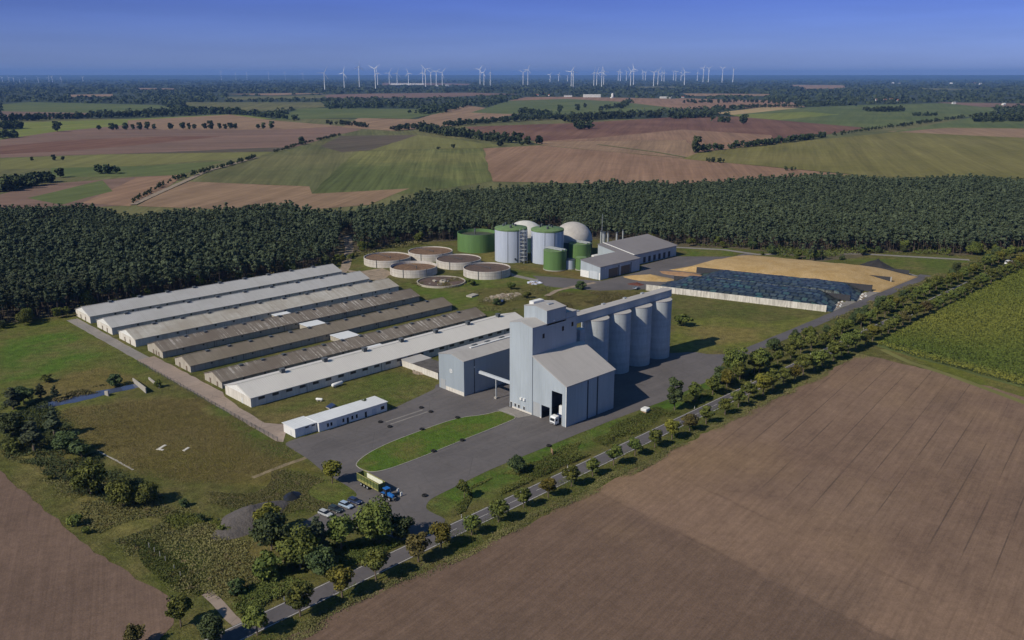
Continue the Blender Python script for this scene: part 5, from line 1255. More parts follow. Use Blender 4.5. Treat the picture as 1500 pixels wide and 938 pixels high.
# ------------------------------------------------------------------ vegetation
def quads_from(P, N, size, rng, aspect=1.0):
    n = len(P)
    N = N/np.linalg.norm(N, axis=1, keepdims=True)
    R = rng.normal(size=(n, 3)); T = np.cross(N, R); T /= np.linalg.norm(T, axis=1, keepdims=True)+1e-9
    B = np.cross(N, T)
    s = (size*rng.uniform(0.65, 1.35, n))[:, None] if np.isscalar(size) else (size*rng.uniform(0.65, 1.35, n))[:, None]
    j = lambda: rng.uniform(0.7, 1.2, (n, 1))
    V = np.stack([P-T*s*j()-B*s*j()*aspect, P+T*s*j()-B*s*j()*aspect, P+T*s*j()+B*s*j()*aspect, P-T*s*j()+B*s*j()*aspect], 1)
    V += N[:, None, :]*(rng.uniform(-0.35, 0.35, (n, 4, 1))*s[:, :, None])
    return V.reshape(-1, 3)
def crown_cloud(rng, H, W, base, nblob, nleaf, leaf, shape='round', rnd=0.55):
    cz = (H+base)/2; hz = (H-base)/2
    C = []; RR = []
    for k in range(nblob):
        d = rng.normal(size=3); d /= np.linalg.norm(d); q = rng.uniform(0.35, 1.0)
        zz = d[2]*q
        f = 1.0
        if shape == 'cone': f = 0.25+0.75*(1-(zz+1)/2)
        if shape == 'pine': f = 0.8; 
        br = rng.uniform(0.20, 0.46)*W/2*(1.0 if shape != 'pine' else 0.95)
        C.append((d[0]*q*(W/2-br*0.7)*f, d[1]*q*(W/2-br*0.7)*f, cz+zz*(hz-br*0.6))); RR.append(br*(f if shape == 'cone' else 1))
    C = np.array(C); RR = np.array(RR)
    idx = rng.choice(nblob, nleaf, p=RR**2/np.sum(RR**2))
    D = rng.normal(size=(nleaf, 3)); D /= np.linalg.norm(D, axis=1, keepdims=True)
    sc = np.array([1, 1, 0.8 if shape != 'pine' else 0.55])
    P = C[idx] + D*RR[idx][:, None]*rng.uniform(0.7, 1.08, (nleaf, 1))*sc
    N = D + rng.normal(size=(nleaf, 3))*rnd + (np.array([0, 0, 0.25]) if shape != 'pine' else np.array([-0.35, 0, 0.75]))
    V = quads_from(P, N, leaf, rng)
    V[:, 2] = np.maximum(V[:, 2], 0.05)
    blobtone = rng.uniform(0.15, 0.85, nblob)
    tone = np.clip(blobtone[idx] + rng.normal(size=nleaf)*0.16, 0, 1)
    return V, np.repeat(tone, 4)
def cloud_mesh(name, V, tone, mat):
    return np_mesh(name, V, np.arange(len(V)).reshape(-1, 4), [mat], {'tone': ('FLOAT', tone)})
def trunk_mb(H, r, lean, limbs, rng, spread):
    m = MB(); m.tube((0,0,-0.1), (lean*0.5,0,H*0.55), r, 7, r*0.75); m.tube((lean*0.5,0,H*0.55), (lean,0.0,H), r*0.75, 7, r*0.3)
    for k in range(limbs):
        a = rng.uniform(0, 6.28); z = H*rng.uniform(0.5, 0.9); L = spread*rng.uniform(0.5, 0.9)
        m.tube((lean*0.5,0,z), (lean*0.5+L*math.cos(a), L*math.sin(a), z+L*0.6), r*0.4, 5, r*0.15)
    return m
LIB = {}
def make_kind(kind, n, mat, H, W, base, nblob, nleaf, leaf, shape='round', trunk=0.16, bark='bark', rnd=0.55):
    LIB[kind] = []
    for i in range(n):
        rng = np.random.RandomState(abs(hash_(kind))+i*17)
        w = W*rng.uniform(0.9, 1.1)
        V, tn = crown_cloud(rng, H, w, base, nblob, nleaf, leaf, shape, rnd)
        cm = cloud_mesh('crown', V, tn, mat)
        tm = trunk_mb(base+(H-base)*0.55, trunk, rng.uniform(-0.3, 0.3), 4, rng, w*0.3)
        me = bpy.data.meshes.new('trunk'); me.from_pydata(tm.v, [], tm.f); me.materials.append(M[bark]); me.update()
        LIB[kind].append((cm, me, H, W))
def hash_(s): return sum((i+1)*ord(c) for i, c in enumerate(s)) % 9973
make_kind('green', 6, M['leaf_green'], 6.5, 4.6, 1.7, 26, 2200, 0.15)
make_kind('yellow', 3, M['leaf_yellow'], 6.5, 4.8, 1.6, 26, 2200, 0.15)
make_kind('rust', 3, M['leaf_rust'], 6.5, 4.8, 1.7, 26, 2000, 0.15)
make_kind('dark', 5, M['leaf_dark'], 8.0, 7.0, 0.5, 34, 4200, 0.17)
make_kind('big', 5, M['leaf_green'], 9.5, 8.4, 0.8, 40, 5000, 0.18)
make_kind('bush', 5, M['leaf_green'], 2.6, 3.4, 0.1, 14, 1100, 0.13, trunk=0.07)
make_kind('darkbush', 4, M['leaf_dark'], 3.0, 3.8, 0.1, 14, 1200, 0.14, trunk=0.07)
make_kind('conifer', 4, M['leaf_pine'], 9.0, 4.2, 0.8, 40, 3400, 0.15, 'cone', 0.16)
make_kind('poplar', 3, M['leaf_dark'], 10.0, 4.4, 0.6, 34, 3400, 0.15, 'round', 0.16)
make_kind('pine', 7, M['leaf_pine'], 16.0, 4.6, 6.5, 16, 800, 0.27, 'pine', 0.17, 'pine_bark', 0.6)
make_kind('field', 4, M['leaf_far'], 11.0, 10.0, 0.6, 22, 460, 0.75, trunk=0.3)
make_kind('fieldbush', 3, M['leaf_far'], 5.0, 6.5, 0.1, 12, 220, 0.6, trunk=0.15)
RT = random.Random(77)
def tree(kind, x, y, H, label, cat='tree', group=None, name=None, wide=1.0, z=0.0):
    cm, tm, h0, w0 = RT.choice(LIB[kind])
    nm = name or {'bush':'bush','darkbush':'bush','conifer':'conifer_tree','poplar':'poplar_tree','pine':'pine_tree','fieldbush':'bush'}.get(kind, 'broadleaf_tree')
    t = thing(nm, label, cat, (x, y, z), RT.uniform(0, 6.28), group)
    s = H/h0; t.scale = (s*wide, s*wide, s)
    obj('crown', cm, t); obj('trunk', tm, t)
    return t
def tpx(kind, px, py, wpx, label, cat='tree', hf=1.0, group=None, wide=None):
    """tree whose trunk foot is at the photo spot, crown wpx photo pixels wide"""
    x, y = g(px, py); wm = wpx*depth(x, y)/FPX
    h0, w0 = LIB[kind][0][2:4]
    H = wm*h0/w0*hf
    return tree(kind, x, y, H, label, cat, group, None, wm/w0/(H/h0))

# avenue on the field side of the road
FR = [(77.2,159.6),(87.8,159.2),(99.0,158.9),(109.1,159.2),(121.9,158.5),(129.9,159.1),(140.6,159.0),(150.7,159.1),(161.6,160.1),(171.3,159.5),(181.5,159.4),(191.4,159.5),(202.2,159.9),(212.9,159.7),(222.8,159.1),(232.5,159.1),(242.8,159.0),(252.7,158.8),(264.9,158.7)]
kinds = ['green','green','yellow','green','rust','yellow','green','green','green','yellow','green','green','green','green','green','yellow','rust','green','green']
Hs = [7.6,8.6,8.2,8.8,8.8,8.0,6.4,7.4,6.4,6.2,7.0,6.4,7.4,6.6,6.6,7.2,6.8,6.8,6.6]
cw = {'green':'green','yellow':'yellow-green','rust':'reddish-brown'}
x = 275.0; r2 = random.Random(9)
while x < 660:
    FR.append((x, 159.4+0.012*(x-275)+r2.uniform(-.6,.6))); kinds.append(r2.choice(['green','green','green','green','yellow','rust'])); Hs.append(r2.uniform(7.0,9.6)); x += r2.uniform(7.6, 9.6)
for i, (p, k, H) in enumerate(zip(FR, kinds, Hs)):
    tree(k, p[0], p[1], H, '%s avenue tree on the ploughed-field side of the road, %s from the near end' % (cw[k], ORD[min(i,49)]), 'tree', 'avenue trees on the field side of the road', None, 1.18)
# avenue on the yard side
YS = [(-0,'green')]
ypts = [(265,918,37,'green'),(199,948,32,'rust'),(313,944,42,'dark')]
for i, (px, py, w, k) in enumerate(ypts):
    tpx(k, px, py, w, ['round dark tree between the left field corner and the road','small brownish tree at the bottom edge left of the road','dense dark tree at the bottom edge beside the concrete path'][i], hf=1.0)
x = 268.0; i = 0
while x < 660:
    k = r2.choice(['green','green','yellow','green','green'])
    tree(k, x, rc(x)+r2.uniform(5.2,7.5), r2.uniform(7.0,10.0), '%s avenue tree on the farm side of the road past the silos, %s along' % (cw[k], ORD[min(i,49)]), 'tree', 'avenue trees on the farm side of the road')
    x += r2.uniform(8.5, 11.5); i += 1
x = 335.0; i = 0
while x < 640:
    k = r2.choice(['bush','darkbush','green','bush','dark'])
    tree(k, x, 180.5+r2.uniform(-2.5,6.0)+0.01*(x-330), r2.uniform(3.0,5.0) if 'bush' in k else r2.uniform(6,9), 'leafy shrub in the thicket between access road and main road, %s from the silos' % ORD[min(i,49)], 'shrub', 'shrubs between access road and main road')
    x += r2.uniform(7.5, 12); i += 1
# trees around car park, scrub and lawn
for a in [
 ('yellow',487,708,31,'yellow-green tree beside the tractor trailer'),
 ('big',548,796,64,'big dark tree between the parked cars and the road',1.05),
 ('dark',587,790,44,'dark tree at the edge of the big dark tree by the entrance',0.8),
 ('green',500,808,44,'rounded green tree below the parked silver car',0.95),
 ('dark',398,806,62,'dark tree at the gravel heap, left of the group',0.95),
 ('yellow',392,785,44,'yellow-topped tree right beside the gravel heap',0.9),
 ('conifer',466,815,52,'dark pointed tree in the group left of the car park',0.62),
 ('big',440,832,66,'large green tree in the middle of the group left of the car park',0.9),
 ('dark',470,842,50,'dark tree on the road side of the group left of the car park',0.85),
 ('bush',392,850,56,'green shrub in front of the group of trees left of the car park',1.0),
 ('darkbush',350,870,30,'dark shrub near the concrete path',1.0),
 ('green',680,730,23,'small round tree alone on the lawn strip near the entrance',0.9),
 ('dark',757,694,30,'dark round tree on the lawn strip beside the drive',0.9),
 ('poplar',988,601,24,'upright tree on the grass strip right of the white-topped cabin',1.0),
 ('big',1076,553,44,'big tree at the yard corner past the silos',1.0),
 ('dark',1056,564,28,'dark tree right in front of the big yard corner tree',0.95),
 ('green',1112,548,34,'green tree to the right of the big yard corner tree',0.9),
 ('dark',534,600,11,'small dark tree behind the office roof',1.4),
 ('big',133,726,58,'large green and yellow tree at the lower left scrub edge',0.9),
 ('big',180,742,46,'green tree among the scrub right of the large lower left tree',0.85),
 ('big',215,738,44,'low spreading green tree in the scrub nearest the dry meadow',0.75),
 ('conifer',80,640,46,'dark conifer in the middle of the left tree belt',0.5),
 ('conifer',50,662,54,'broad dark conifer standing in the left tree belt',0.5),
 ('conifer',20,600,38,'dark conifer at the left picture edge near the ditch',0.45),
 ('dark',35,592,34,'dark tree between the ditch and the left picture edge',0.8),
 ('conifer',60,584,24,'small conifer by the ditch',0.5),
 ('conifer',81,586,17,'slim conifer alone on the ditch bank',0.7),
 ('darkbush',168,566,24,'dark round bush at the concrete ditch pillar',1.0),
 ('dark',20,640,44,'dark tree at the left edge of the belt below the conifers',0.8),
 ('dark',100,664,44,'dark spreading tree at the meadow edge of the left belt',0.7),
 ('darkbush',120,670,40,'low dark bush behind the large lower left tree',0.8),
 ('bush',22,662,34,'green bush at the left edge near the ploughed field',0.9),
 ('bush',70,560,20,'low bush on the bright meadow',0.8),
 ('bush',232,568,16,'green bush beside the farm road',1.0),
 ('bush',110,770,26,'small dark bush at the left field edge, upper one',1.0),
 ('bush',127,782,17,'small bush at the left field edge, lower one',1.0),
 ('bush',75,703,12,'tiny bush at the left field edge near the belt',1.0),
 ('darkbush',295,765,16,'dark bush left of the gravel heap',1.0),
 ('bush',330,780,24,'green bush below the gravel heap',0.8),
 ('darkbush',270,742,18,'dark bush at the end of the lower left scrub',0.9),
 ('bush',1000,478,30,'brownish bush beside the last silo',0.9),
 ('darkbush',850,424,18,'bush on the green mound behind the gallery',0.9),
 ('darkbush',728,447,14,'bush by the dark blue farm trailer',0.9),
 ('bush',748,424,16,'bush beside the pale rubble pile',1.0),
 ('bush',772,437,16,'bush right of the pale rubble pile',1.0),
 ('bush',690,418,18,'bush on the ruined tank edge',0.8),
]:
    k, px, py, w, lab = a[:5]; hf = a[5] if len(a) > 5 else 1.0
    tpx(k, px, py, w, lab, 'bush' if 'bush' in k else 'tree', hf)

# --- pine forest
FOREST_ = [(60,474),(109,473),(140,472.5),(141,478),(294,478),(330,492),(336,503),(390,509),(430,494),(470,474),(489,462),(506,420),(514,378),(540,340),(552,322),(545,290),(541,268),(575,256),(604,252),(645,199),(672,184),(760,176),
          (1150,180),(1180,240),(1071,295),(925,458),(820,513),(717,579),(620,623),(542,668),(456,628),(388,609),(396,687),(331,709),(269,726),(263,800),(214,854),(150,900),(60,760)]
def rag(poly, amp, seed):
    out = jag(poly, 14, 0, seed)
    n1 = smooth_noise(np.array([p[0] for p in out]), np.array([p[1] for p in out]), seed, 0.06)*amp
    n2 = smooth_noise(np.array([p[0] for p in out]), np.array([p[1] for p in out]), seed+1, 0.06)*amp
    return [(p[0]+a, p[1]+b) if not (140 <= p[0] <= 296 and p[1] < 482) else p for p, a, b in zip(out, n1, n2)]
FOREST = rag(FOREST_, 5.0, 60)
def scatter(poly, sp, seed, jit=0.5):
    rng = np.random.RandomState(seed)
    xs = [p[0] for p in poly]; ys = [p[1] for p in poly]
    X, Y = np.meshgrid(np.arange(min(xs), max(xs), sp), np.arange(min(ys), max(ys), sp*0.9))
    X = X + (np.arange(X.shape[0]) % 2)[:, None]*sp/2
    X = X+rng.uniform(-jit, jit, X.shape)*sp; Y = Y+rng.uniform(-jit, jit, Y.shape)*sp
    k = pip(X, Y, poly); return np.stack([X[k], Y[k]], 1)
pts = scatter(FOREST, 3.35, 3)
clear = [[(495,380),(500,345),(520,345),(522,395)], [(975,368),(1110,379),(1430,388),(1430,377),(1110,367),(980,357)]]
ppx = np.array([proj(p[0], p[1], 0) for p in pts])
keep = (ppx[:, 0] > -60) & (ppx[:, 0] < 1560)
for c in clear: keep &= ~pip(ppx[:, 0], ppx[:, 1], c)
# gaps in the stand
gapn = smooth_noise(pts[:, 0], pts[:, 1], 21, 0.03)
keep &= gapn > -1.1
pts = pts[keep]; ppx = ppx[keep]
dist = np.array([depth(*p) for p in pts])
inframe = (ppx[:, 0] > 4) & (ppx[:, 0] < 1496)
order = np.argsort(np.where(inframe, dist, 1e9))
ind = order[:280]; rest = order[280:]
rngF = np.random.RandomState(5)
for i in ind:
    cm, tm, h0, w0 = LIB['pine'][rngF.randint(6)]
    t = thing('pine_tree', 'tall dark pine with a bare trunk in the nearest ranks of the forest', 'pine tree', (pts[i,0], pts[i,1], 0), rngF.uniform(0, 6.28), 'pines in the nearest ranks of the forest')
    s = rngF.uniform(0.62, 1.10); t.scale = (s*rngF.uniform(0.9, 1.25),)*2 + (s*rngF.uniform(0.9, 1.1),)
    obj('crown', cm, t); obj('trunk', tm, t)
edge = [(62,468),(84,470),(104,468),(122,468),(136,473),(160,478),(186,477),(214,478),(244,477.5),(275,478),(300,478),(318,484),(332,494),(344,505),(362,506),(384,507),(404,503),(424,494),(446,484),(466,474),(486,462),
        (509,398),(517,376),(528,358),(541,338),(549,318),(544,300),(543,280),(552,268),(566,257),(584,253),(603,250),(618,234),(632,214),(644,199),(660,190),(676,184)]
for i, p in enumerate(edge):
    for q in range(2):
        k = RT.choice(['dark','green','bush','big','darkbush','green'])
        H = RT.uniform(2.5, 4.5) if 'bush' in k else RT.uniform(5.0, 10.0)
        tree(k, p[0]+RT.uniform(-6, 6) if not 140 < p[0] < 300 else p[0]+RT.uniform(-9, 9), p[1]+RT.uniform(-3, 5) if not 140 < p[0] < 300 else p[1]+RT.uniform(-1, 5), H,
             'low leafy bush on the front edge of the pine forest' if 'bush' in k else 'mid-green leafy tree on the front edge of the pine forest', 'bush' if 'bush' in k else 'tree', 'leafy bushes on the forest edge' if 'bush' in k else 'leafy trees on the forest edge')
# the rest of the forest as one mass
lowV = []; lowT = []
for k in range(7):
    rng = np.random.RandomState(100+k)
    V, tn = crown_cloud(rng, 16.0, 4.6 if k < 5 else 6.2, 7.0 if k < 5 else 4.0, 10, 150 if k < 5 else 200, 0.44, 'pine' if k < 5 else 'round', 0.5); lowV.append(V); lowT.append(tn)
tv = []; 
for a in (0, math.pi/2):
    w = 0.16; c, s = math.cos(a)*w, math.sin(a)*w; tv += [(-c,-s,0),(c,s,0),(c*0.6,s*0.6,12),(-c*0.6,-s*0.6,12)]
tv = np.array(tv)
VV = []; TT = []; MI = []
for i in rest:
    k = rngF.choice(7, p=[.18,.18,.18,.18,.18,.05,.05]); s = rngF.uniform(0.60, 1.04)*(1+0.13*float(smooth_noise(pts[i,0], pts[i,1], 77, 0.022))); a = rngF.uniform(0, 6.28); h = s*rngF.uniform(0.88, 1.1)
    R = np.array([[math.cos(a)*s, -math.sin(a)*s, 0], [math.sin(a)*s, math.cos(a)*s, 0], [0, 0, h]])
    p = np.array([pts[i,0], pts[i,1], 0])
    VV.append(lowV[k] @ R.T + p); TT.append(np.clip(lowT[k]*0.7+0.12 + rngF.normal()*0.26 + 0.12*float(smooth_noise(pts[i,0], pts[i,1], 78, 0.02)) + (0.35 if k > 4 else 0), 0, 1.3)); MI.append(np.zeros(len(lowV[k])//4, np.int32))
    if dist[i] < 760:
        VV.append(tv @ R.T + p); TT.append(np.full(8, 0.5)); MI.append(np.ones(2, np.int32))
V = np.concatenate(VV); TN = np.concatenate(TT); MIX = np.concatenate(MI)
o = obj('pine_forest', np_mesh('pine_forest', V, np.arange(len(V)).reshape(-1, 4), [M['leaf_pine'], M['pine_bark']], {'tone': ('FLOAT', TN)}, MIX))
tag(o, 'broad dark green pine forest stretching behind the whole farm', 'forest', kind='stuff')
# forest floor and undergrowth
t_ = NT('forest_floor'); v_ = t_.coords('world')
c_ = t_.mix(t_.remap(t_.noise(v_, 0.08, 5), 0.4, 0.6), (0.085,0.075,0.040), (0.110,0.090,0.055))
sheet('forest_floor', FOREST, 0.004, t_.done(t_.mix(1.0, c_, t_.grey(t_.remap(t_.noise(v_, 0.7, 4), 0.3, 0.7, 0.7, 1.3)), 'MULTIPLY'), 0.95), 8, 1.0)

# --- scrub, hedges, verges: uncountable growth
def scrub(name, poly, n, hmax, leaf, mat, label, seed, cat='undergrowth', nsc=0.2, thr=-0.6, kind='stuff', along=None):
    rng = np.random.RandomState(seed)
    xs = [p[0] for p in poly]; ys = [p[1] for p in poly]
    X = rng.uniform(min(xs), max(xs), n*4); Y = rng.uniform(min(ys), max(ys), n*4)
    k = pip(X+smooth_noise(X,Y,seed+1,0.22)*2.0+rng.normal(size=X.shape)*0.9, Y+smooth_noise(X,Y,seed+2,0.22)*2.0+rng.normal(size=X.shape)*0.9, poly); X, Y = X[k][:n], Y[k][:n]
    hn = smooth_noise(X, Y, seed, nsc)
    k = hn > thr; X, Y, hn = X[k], Y[k], hn[k]
    hh = hmax*np.clip(0.35+0.4*hn, 0.08, 1.0)
    Z = hh*np.sqrt(rng.uniform(0, 1, len(X)))
    P = np.stack([X, Y, Z+0.05], 1)
    N = rng.normal(size=P.shape)*0.8 + np.array([-0.15, -0.1, 0.6])
    V = quads_from(P, N, leaf, rng); V[:, 2] = np.maximum(V[:, 2], 0.0)
    tn = np.clip(0.45+0.28*smooth_noise(X, Y, seed+9, nsc*0.5)+rng.normal(size=len(X))*0.09, 0, 1)
    o = obj(name, cloud_mesh(name, V, np.repeat(tn, 4), mat))
    return tag(o, label, cat, kind=kind)
P2 = lambda *pts: [g(*p) for p in pts]
scrub('scrub', P2((0,662),(60,695),(130,765),(200,820),(250,862),(300,872),(330,880),(400,850),(470,800),(400,790),(330,790),(300,760),(240,740),(150,705),(60,655)), 30000, 1.1, 0.13, M['leaf_scrub'], 'brownish tangled scrub between left field and gravel heap', 31)
scrub('thicket', P2((330,890),(352,905),(440,862),(560,805),(590,795),(545,790),(480,800),(430,830),(380,850)), 20000, 1.6, 0.14, M['leaf_hedge'], 'green thicket along the road below the car park', 32)
scrub('brambles', P2((180,800),(230,800),(300,858),(290,874),(250,862)), 14000, 1.2, 0.13, M['leaf_hedge'], 'dark green brambles along the left field corner', 33)
scrub('brambles', P2((255,755),(330,765),(330,790),(270,790)), 9000, 1.1, 0.13, M['leaf_green'], 'dark green brambles below the gravel heap', 34)
scrub('belt_growth', P2((0,575),(60,585),(110,640),(150,680),(240,735),(170,735),(110,720),(70,690),(0,665)), 20000, 2.2, 0.17, M['leaf_dark'], 'dense dark undergrowth of the left tree belt', 35)
scrub('dry_grass', P2((85,600),(300,582),(425,655),(430,672),(380,700),(300,710),(190,690),(130,650)), 50000, 0.3, 0.08, M['tuft'], 'tall dry brown grass covering the derelict field', 36, 'grass', 0.1, -0.9)
scrub('dry_grass', P2((300,712),(420,690),(520,715),(480,745),(420,760),(300,740)), 22000, 0.5, 0.1, M['leaf_scrub'], 'rough brown weeds around the gravel heap', 37, 'grass', 0.12, -0.3)
scrub('verge_grass', [(60,153.5),(104,157),(140,154.5),(210,155.6),(273,156.4),(371,157.5),(371,155.5),(273,154.2),(210,153.4),(140,152.2),(104,155.0),(60,151)], 34000, 0.6, 0.1, M['leaf_scrub'], 'tall rough verge grass along the edge of the big ploughed field', 38, 'grass', 0.25, -1.2)
scrub('verge_grass', [(x_, rc(x_)-3.4) for x_ in (40,120,200,300,372)] + [(372,158),(273,157),(140,155),(40,154)], 26000, 0.25, 0.08, M['leaf_hedge'], 'green verge grass under the avenue trees', 39, 'grass', 0.25, -0.6)
scrub('hedge_growth', [(143,170.0),(200,171.5),(262,172.6),(330,174.5),(330,178.5),(296,180.5),(262,179.6),(228,180.5),(190,180),(165,179.5),(148,176)], 48000, 1.5, 0.13, M['leaf_hedge'], 'wild hedge between the lawn strip and the road', 40, 'hedge', 0.22, -0.5)
scrub('thicket', [(325,176),(420,178),(520,181),(640,186),(640,180),(520,176),(420,173.5),(325,172)], 22000, 1.2, 0.16, M['leaf_hedge'], 'thicket of shrubs between access road and main road', 41, 'thicket', 0.2, -0.7)
scrub('thicket', [(335,189),(420,191),(520,193),(600,196),(640,186),(520,181),(420,178),(325,178)], 24000, 1.8, 0.2, M['leaf_scrub'], 'brownish scrub bank below the access road', 42, 'thicket', 0.15, -0.2)
scrub('weeds', [(326.9+q*math.cos(a), 394.1+q*math.sin(a)) for a, q in [(i*0.4, 15.5+1.5*math.sin(i*2.1)) for i in range(16)]], 5000, 1.3, 0.16, M['leaf_scrub'], 'weeds overgrowing the ruined round tank', 48, 'weeds', 0.25, 0.1)
scrub('weeds', P2((690,432),(720,420),(800,420),(810,440),(740,458),(700,455)), 14000, 1.1, 0.15, M['leaf_scrub'], 'weeds around the rubble pile', 43, 'weeds', 0.2, 0.0)
scrub('weeds', P2((800,432),(930,428),(985,440),(900,455),(810,455)), 20000, 1.2, 0.15, M['leaf_scrub'], 'brown weeds on the mound behind the gallery', 44, 'weeds', 0.15, -0.1)
scrub('forest_edge', P2((110,466),(160,452),(330,415),(500,384),(530,376),(600,362),(670,354),(600,350),(500,375),(320,405),(140,445),(100,455)), 9000, 3.0, 0.3, M['leaf_scrub'], 'bushy undergrowth at the forest edge behind the barns', 45, 'undergrowth', 0.1, 0.0)
scrub('forest_edge', P2((990,360),(1075,362),(1180,382),(1230,374),(1290,371),(1440,375),(1500,372),(1500,364),(1290,362),(1180,366),(1090,360)), 14000, 4.5, 0.35, M['leaf_hedge'], 'bushy undergrowth at the forest edge behind the clamps', 46, 'undergrowth', 0.08, -0.3)
scrub('reeds', P2((60,596),(165,568),(160,562),(60,588)), 2500, 1.0, 0.18, M['leaf_scrub'], 'reeds along the ditch bank', 47, 'reeds', 0.3, -0.3)
# maize field on the right
MZ = [(388,156.5),(470,158.5),(620,162.5),(760,168),(760,-60),(362,-60),(374,90),(386,150)]
sheet('crop_soil', MZ, 0.03, FM['green'], 5, 0.6)
def maize():
    rng = np.random.RandomState(50)
    n = 330000
    X = rng.uniform(362, 760, n); Y = rng.uniform(40, 168, n)
    k = pip(X, Y, MZ); X, Y = X[k], Y[k]
    # drill rows
    rows = 0.9; ang = 0.15
    q = -X*math.sin(ang)+Y*math.cos(ang); q2 = np.round(q/rows)*rows + rng.normal(size=len(q))*0.3
    X = X - (q2-q)*math.sin(ang); Y = Y + (q2-q)*math.cos(ang)
    Z = 1.9+0.15*smooth_noise(X, Y, 3, 0.08)-rng.uniform(0, 1, len(X))**3*1.2
    P = np.stack([X, Y, Z], 1)
    N = rng.normal(size=P.shape)*0.8+np.array([-0.1, -0.1, 0.7])
    V = quads_from(P, N, 0.20, rng); V[:, 2] = np.maximum(V[:, 2], 0.04)
    edge = np.clip(1-(X-(385-0.1*(150-Y)))/9, 0, 1)
    patch = smooth_noise(X, Y, 12, 0.035)
    tn = np.clip(0.22+0.20*patch+0.55*edge+rng.normal(size=len(X))*0.07, 0, 1)
    o = obj('maize_crop', cloud_mesh('maize_crop', V, np.repeat(tn, 4), M['crop']))
    tag(o, 'green and yellowing maize crop at the right edge', 'maize', kind='stuff')
maize()

# --- far trees
def copse(pts_, width, H, n, label, seed, name='copse', cat='copse', mat='leaf_far', leaf=0.9):
    """a line of trees along a path (photo survey points); one mass far off"""
    rng = np.random.RandomState(seed); W_ = [np.array(g(*p)) for p in pts_]
    seg = [np.linalg.norm(W_[i+1]-W_[i]) for i in range(len(W_)-1)]; tot = sum(seg)
    VV = []; TT = []
    if cat == 'copse': H *= 1.3; n = int(n*1.5); width *= 1.25
    else: H *= 1.25; n = int(n*1.25)
    for k in range(n):
        d = rng.uniform(0, tot); i = 0
        while i < len(seg)-1 and d > seg[i]: d -= seg[i]; i += 1
        u = (W_[i+1]-W_[i])/seg[i]; p = W_[i]+u*d+np.array([-u[1], u[0]])*rng.uniform(-width/2, width/2)
        h = H*rng.uniform(0.6, 1.12); w = h*rng.uniform(0.65, 1.0)
        V, tn = crown_cloud(rng, h, w, 0.0, 8, int(60*max(1, (h/leaf/10)**0.5)), leaf*h/10, 'round', 0.5)
        VV.append(V+np.array([p[0], p[1], 0])); TT.append(np.clip(tn*0.8+rng.normal()*0.15, 0, 1))
    V = np.concatenate(VV); T = np.concatenate(TT)
    return tag(obj(name, cloud_mesh(name, V, T, M[mat])), label, cat, kind='stuff')
copse([(0,178),(60,176),(150,173),(245,169)], 30, 15, 110, 'dark tree belt behind the yellow-green field at left', 201)
copse([(252,168),(300,166),(345,168)], 30, 17, 46, 'dark tree belt right of the gap in the left belt', 202)
copse([(345,168),(390,172),(440,177)], 20, 13, 36, 'tree row running down towards the centre from the left belt', 203)
copse([(0,190),(22,188)], 40, 16, 26, 'dark wood corner at the far left edge, upper one', 204)
copse([(0,203),(24,201)], 20, 12, 16, 'dark wood corner at the far left edge, lower one', 205)
copse([(-20,281),(20,278),(68,266)], 26, 11, 46, 'dense copse at the left edge above the forest', 206)
copse([(140,254),(176,254)], 12, 9, 16, 'compact dark copse in the green field at left', 207)
copse([(190,299),(250,266)], 5, 4, 34, 'bushy hedgerow beside the diagonal field track, lower part', 208, 'hedgerow', 'hedge')
copse([(252,265),(277,259),(376,231)], 6, 5, 60, 'bushy hedgerow beside the diagonal field track, upper part', 209, 'hedgerow', 'hedge')
copse([(400,224),(450,210),(500,198)], 7, 5, 60, 'bushy hedgerow climbing from the grey-green field', 210, 'hedgerow', 'hedge')
copse([(620,192),(660,199),(720,206),(785,212)], 30, 14, 90, 'long dark copse in the middle of the fields', 211)
copse([(650,186),(720,180),(828,174)], 22, 13, 80, 'tree row behind the long dark central copse', 212)
copse([(578,192),(600,190),(620,186)], 14, 11, 22, 'small copse left of the long dark central copse', 213)
copse([(480,183),(505,183),(535,187)], 14, 11, 24, 'small copse at the left end of the tan field', 214)
copse([(832,180),(850,177),(880,175),(930,173),(968,172)], 40, 17, 80, 'tall dark copse with round trees behind the reddish field', 215)
copse([(843,190),(866,189)], 12, 16, 9, 'round clump of trees standing out into the reddish field', 216)
copse([(760,166),(800,169)], 30, 15, 26, 'copse in the green field above the tree row', 217)
copse([(610,168),(640,165),(683,154)], 50, 18, 60, 'dark wood between the green and tan fields', 218)
copse([(480,160),(540,158),(600,156)], 60, 16, 40, 'loose line of big trees across the green field', 219)
copse([(985,174),(1010,173),(1045,172)], 30, 15, 36, 'dark copse behind the right end of the reddish field', 220)
copse([(1050,160),(1100,158),(1172,157)], 24, 12, 60, 'tree row along the straw-coloured strip', 221)
copse([(1045,179),(1070,180)], 14, 12, 10, 'pair of round trees in the reddish field', 222)
copse([(1012,224),(1060,219),(1110,214),(1160,208),(1210,201)], 12, 10, 110, 'thick hedgerow between reddish and yellow-green fields, near part', 223, 'hedgerow', 'hedge')
copse([(1210,201),(1270,192),(1340,183),(1438,169)], 10, 8, 100, 'thick hedgerow between green and yellow-green fields, far part', 224, 'hedgerow', 'hedge')
copse([(1266,163),(1290,164),(1322,163)], 26, 14, 34, 'compact dark copse in the green field at right', 225)
copse([(1337,170),(1371,170)], 16, 10, 20, 'square clump of trees in the green field at right', 226)
copse([(1435,179),(1465,177),(1510,178)], 50, 16, 50, 'dark wood at the right edge of the fields', 227)
copse([(1030,237),(1060,239)], 6, 6, 8, 'small bushes at the field corner left of the yellow-green field', 228)
copse([(1150,250),(1165,250)], 4, 5, 4, 'lone low bush clump on the yellow-green field edge above the forest', 229)
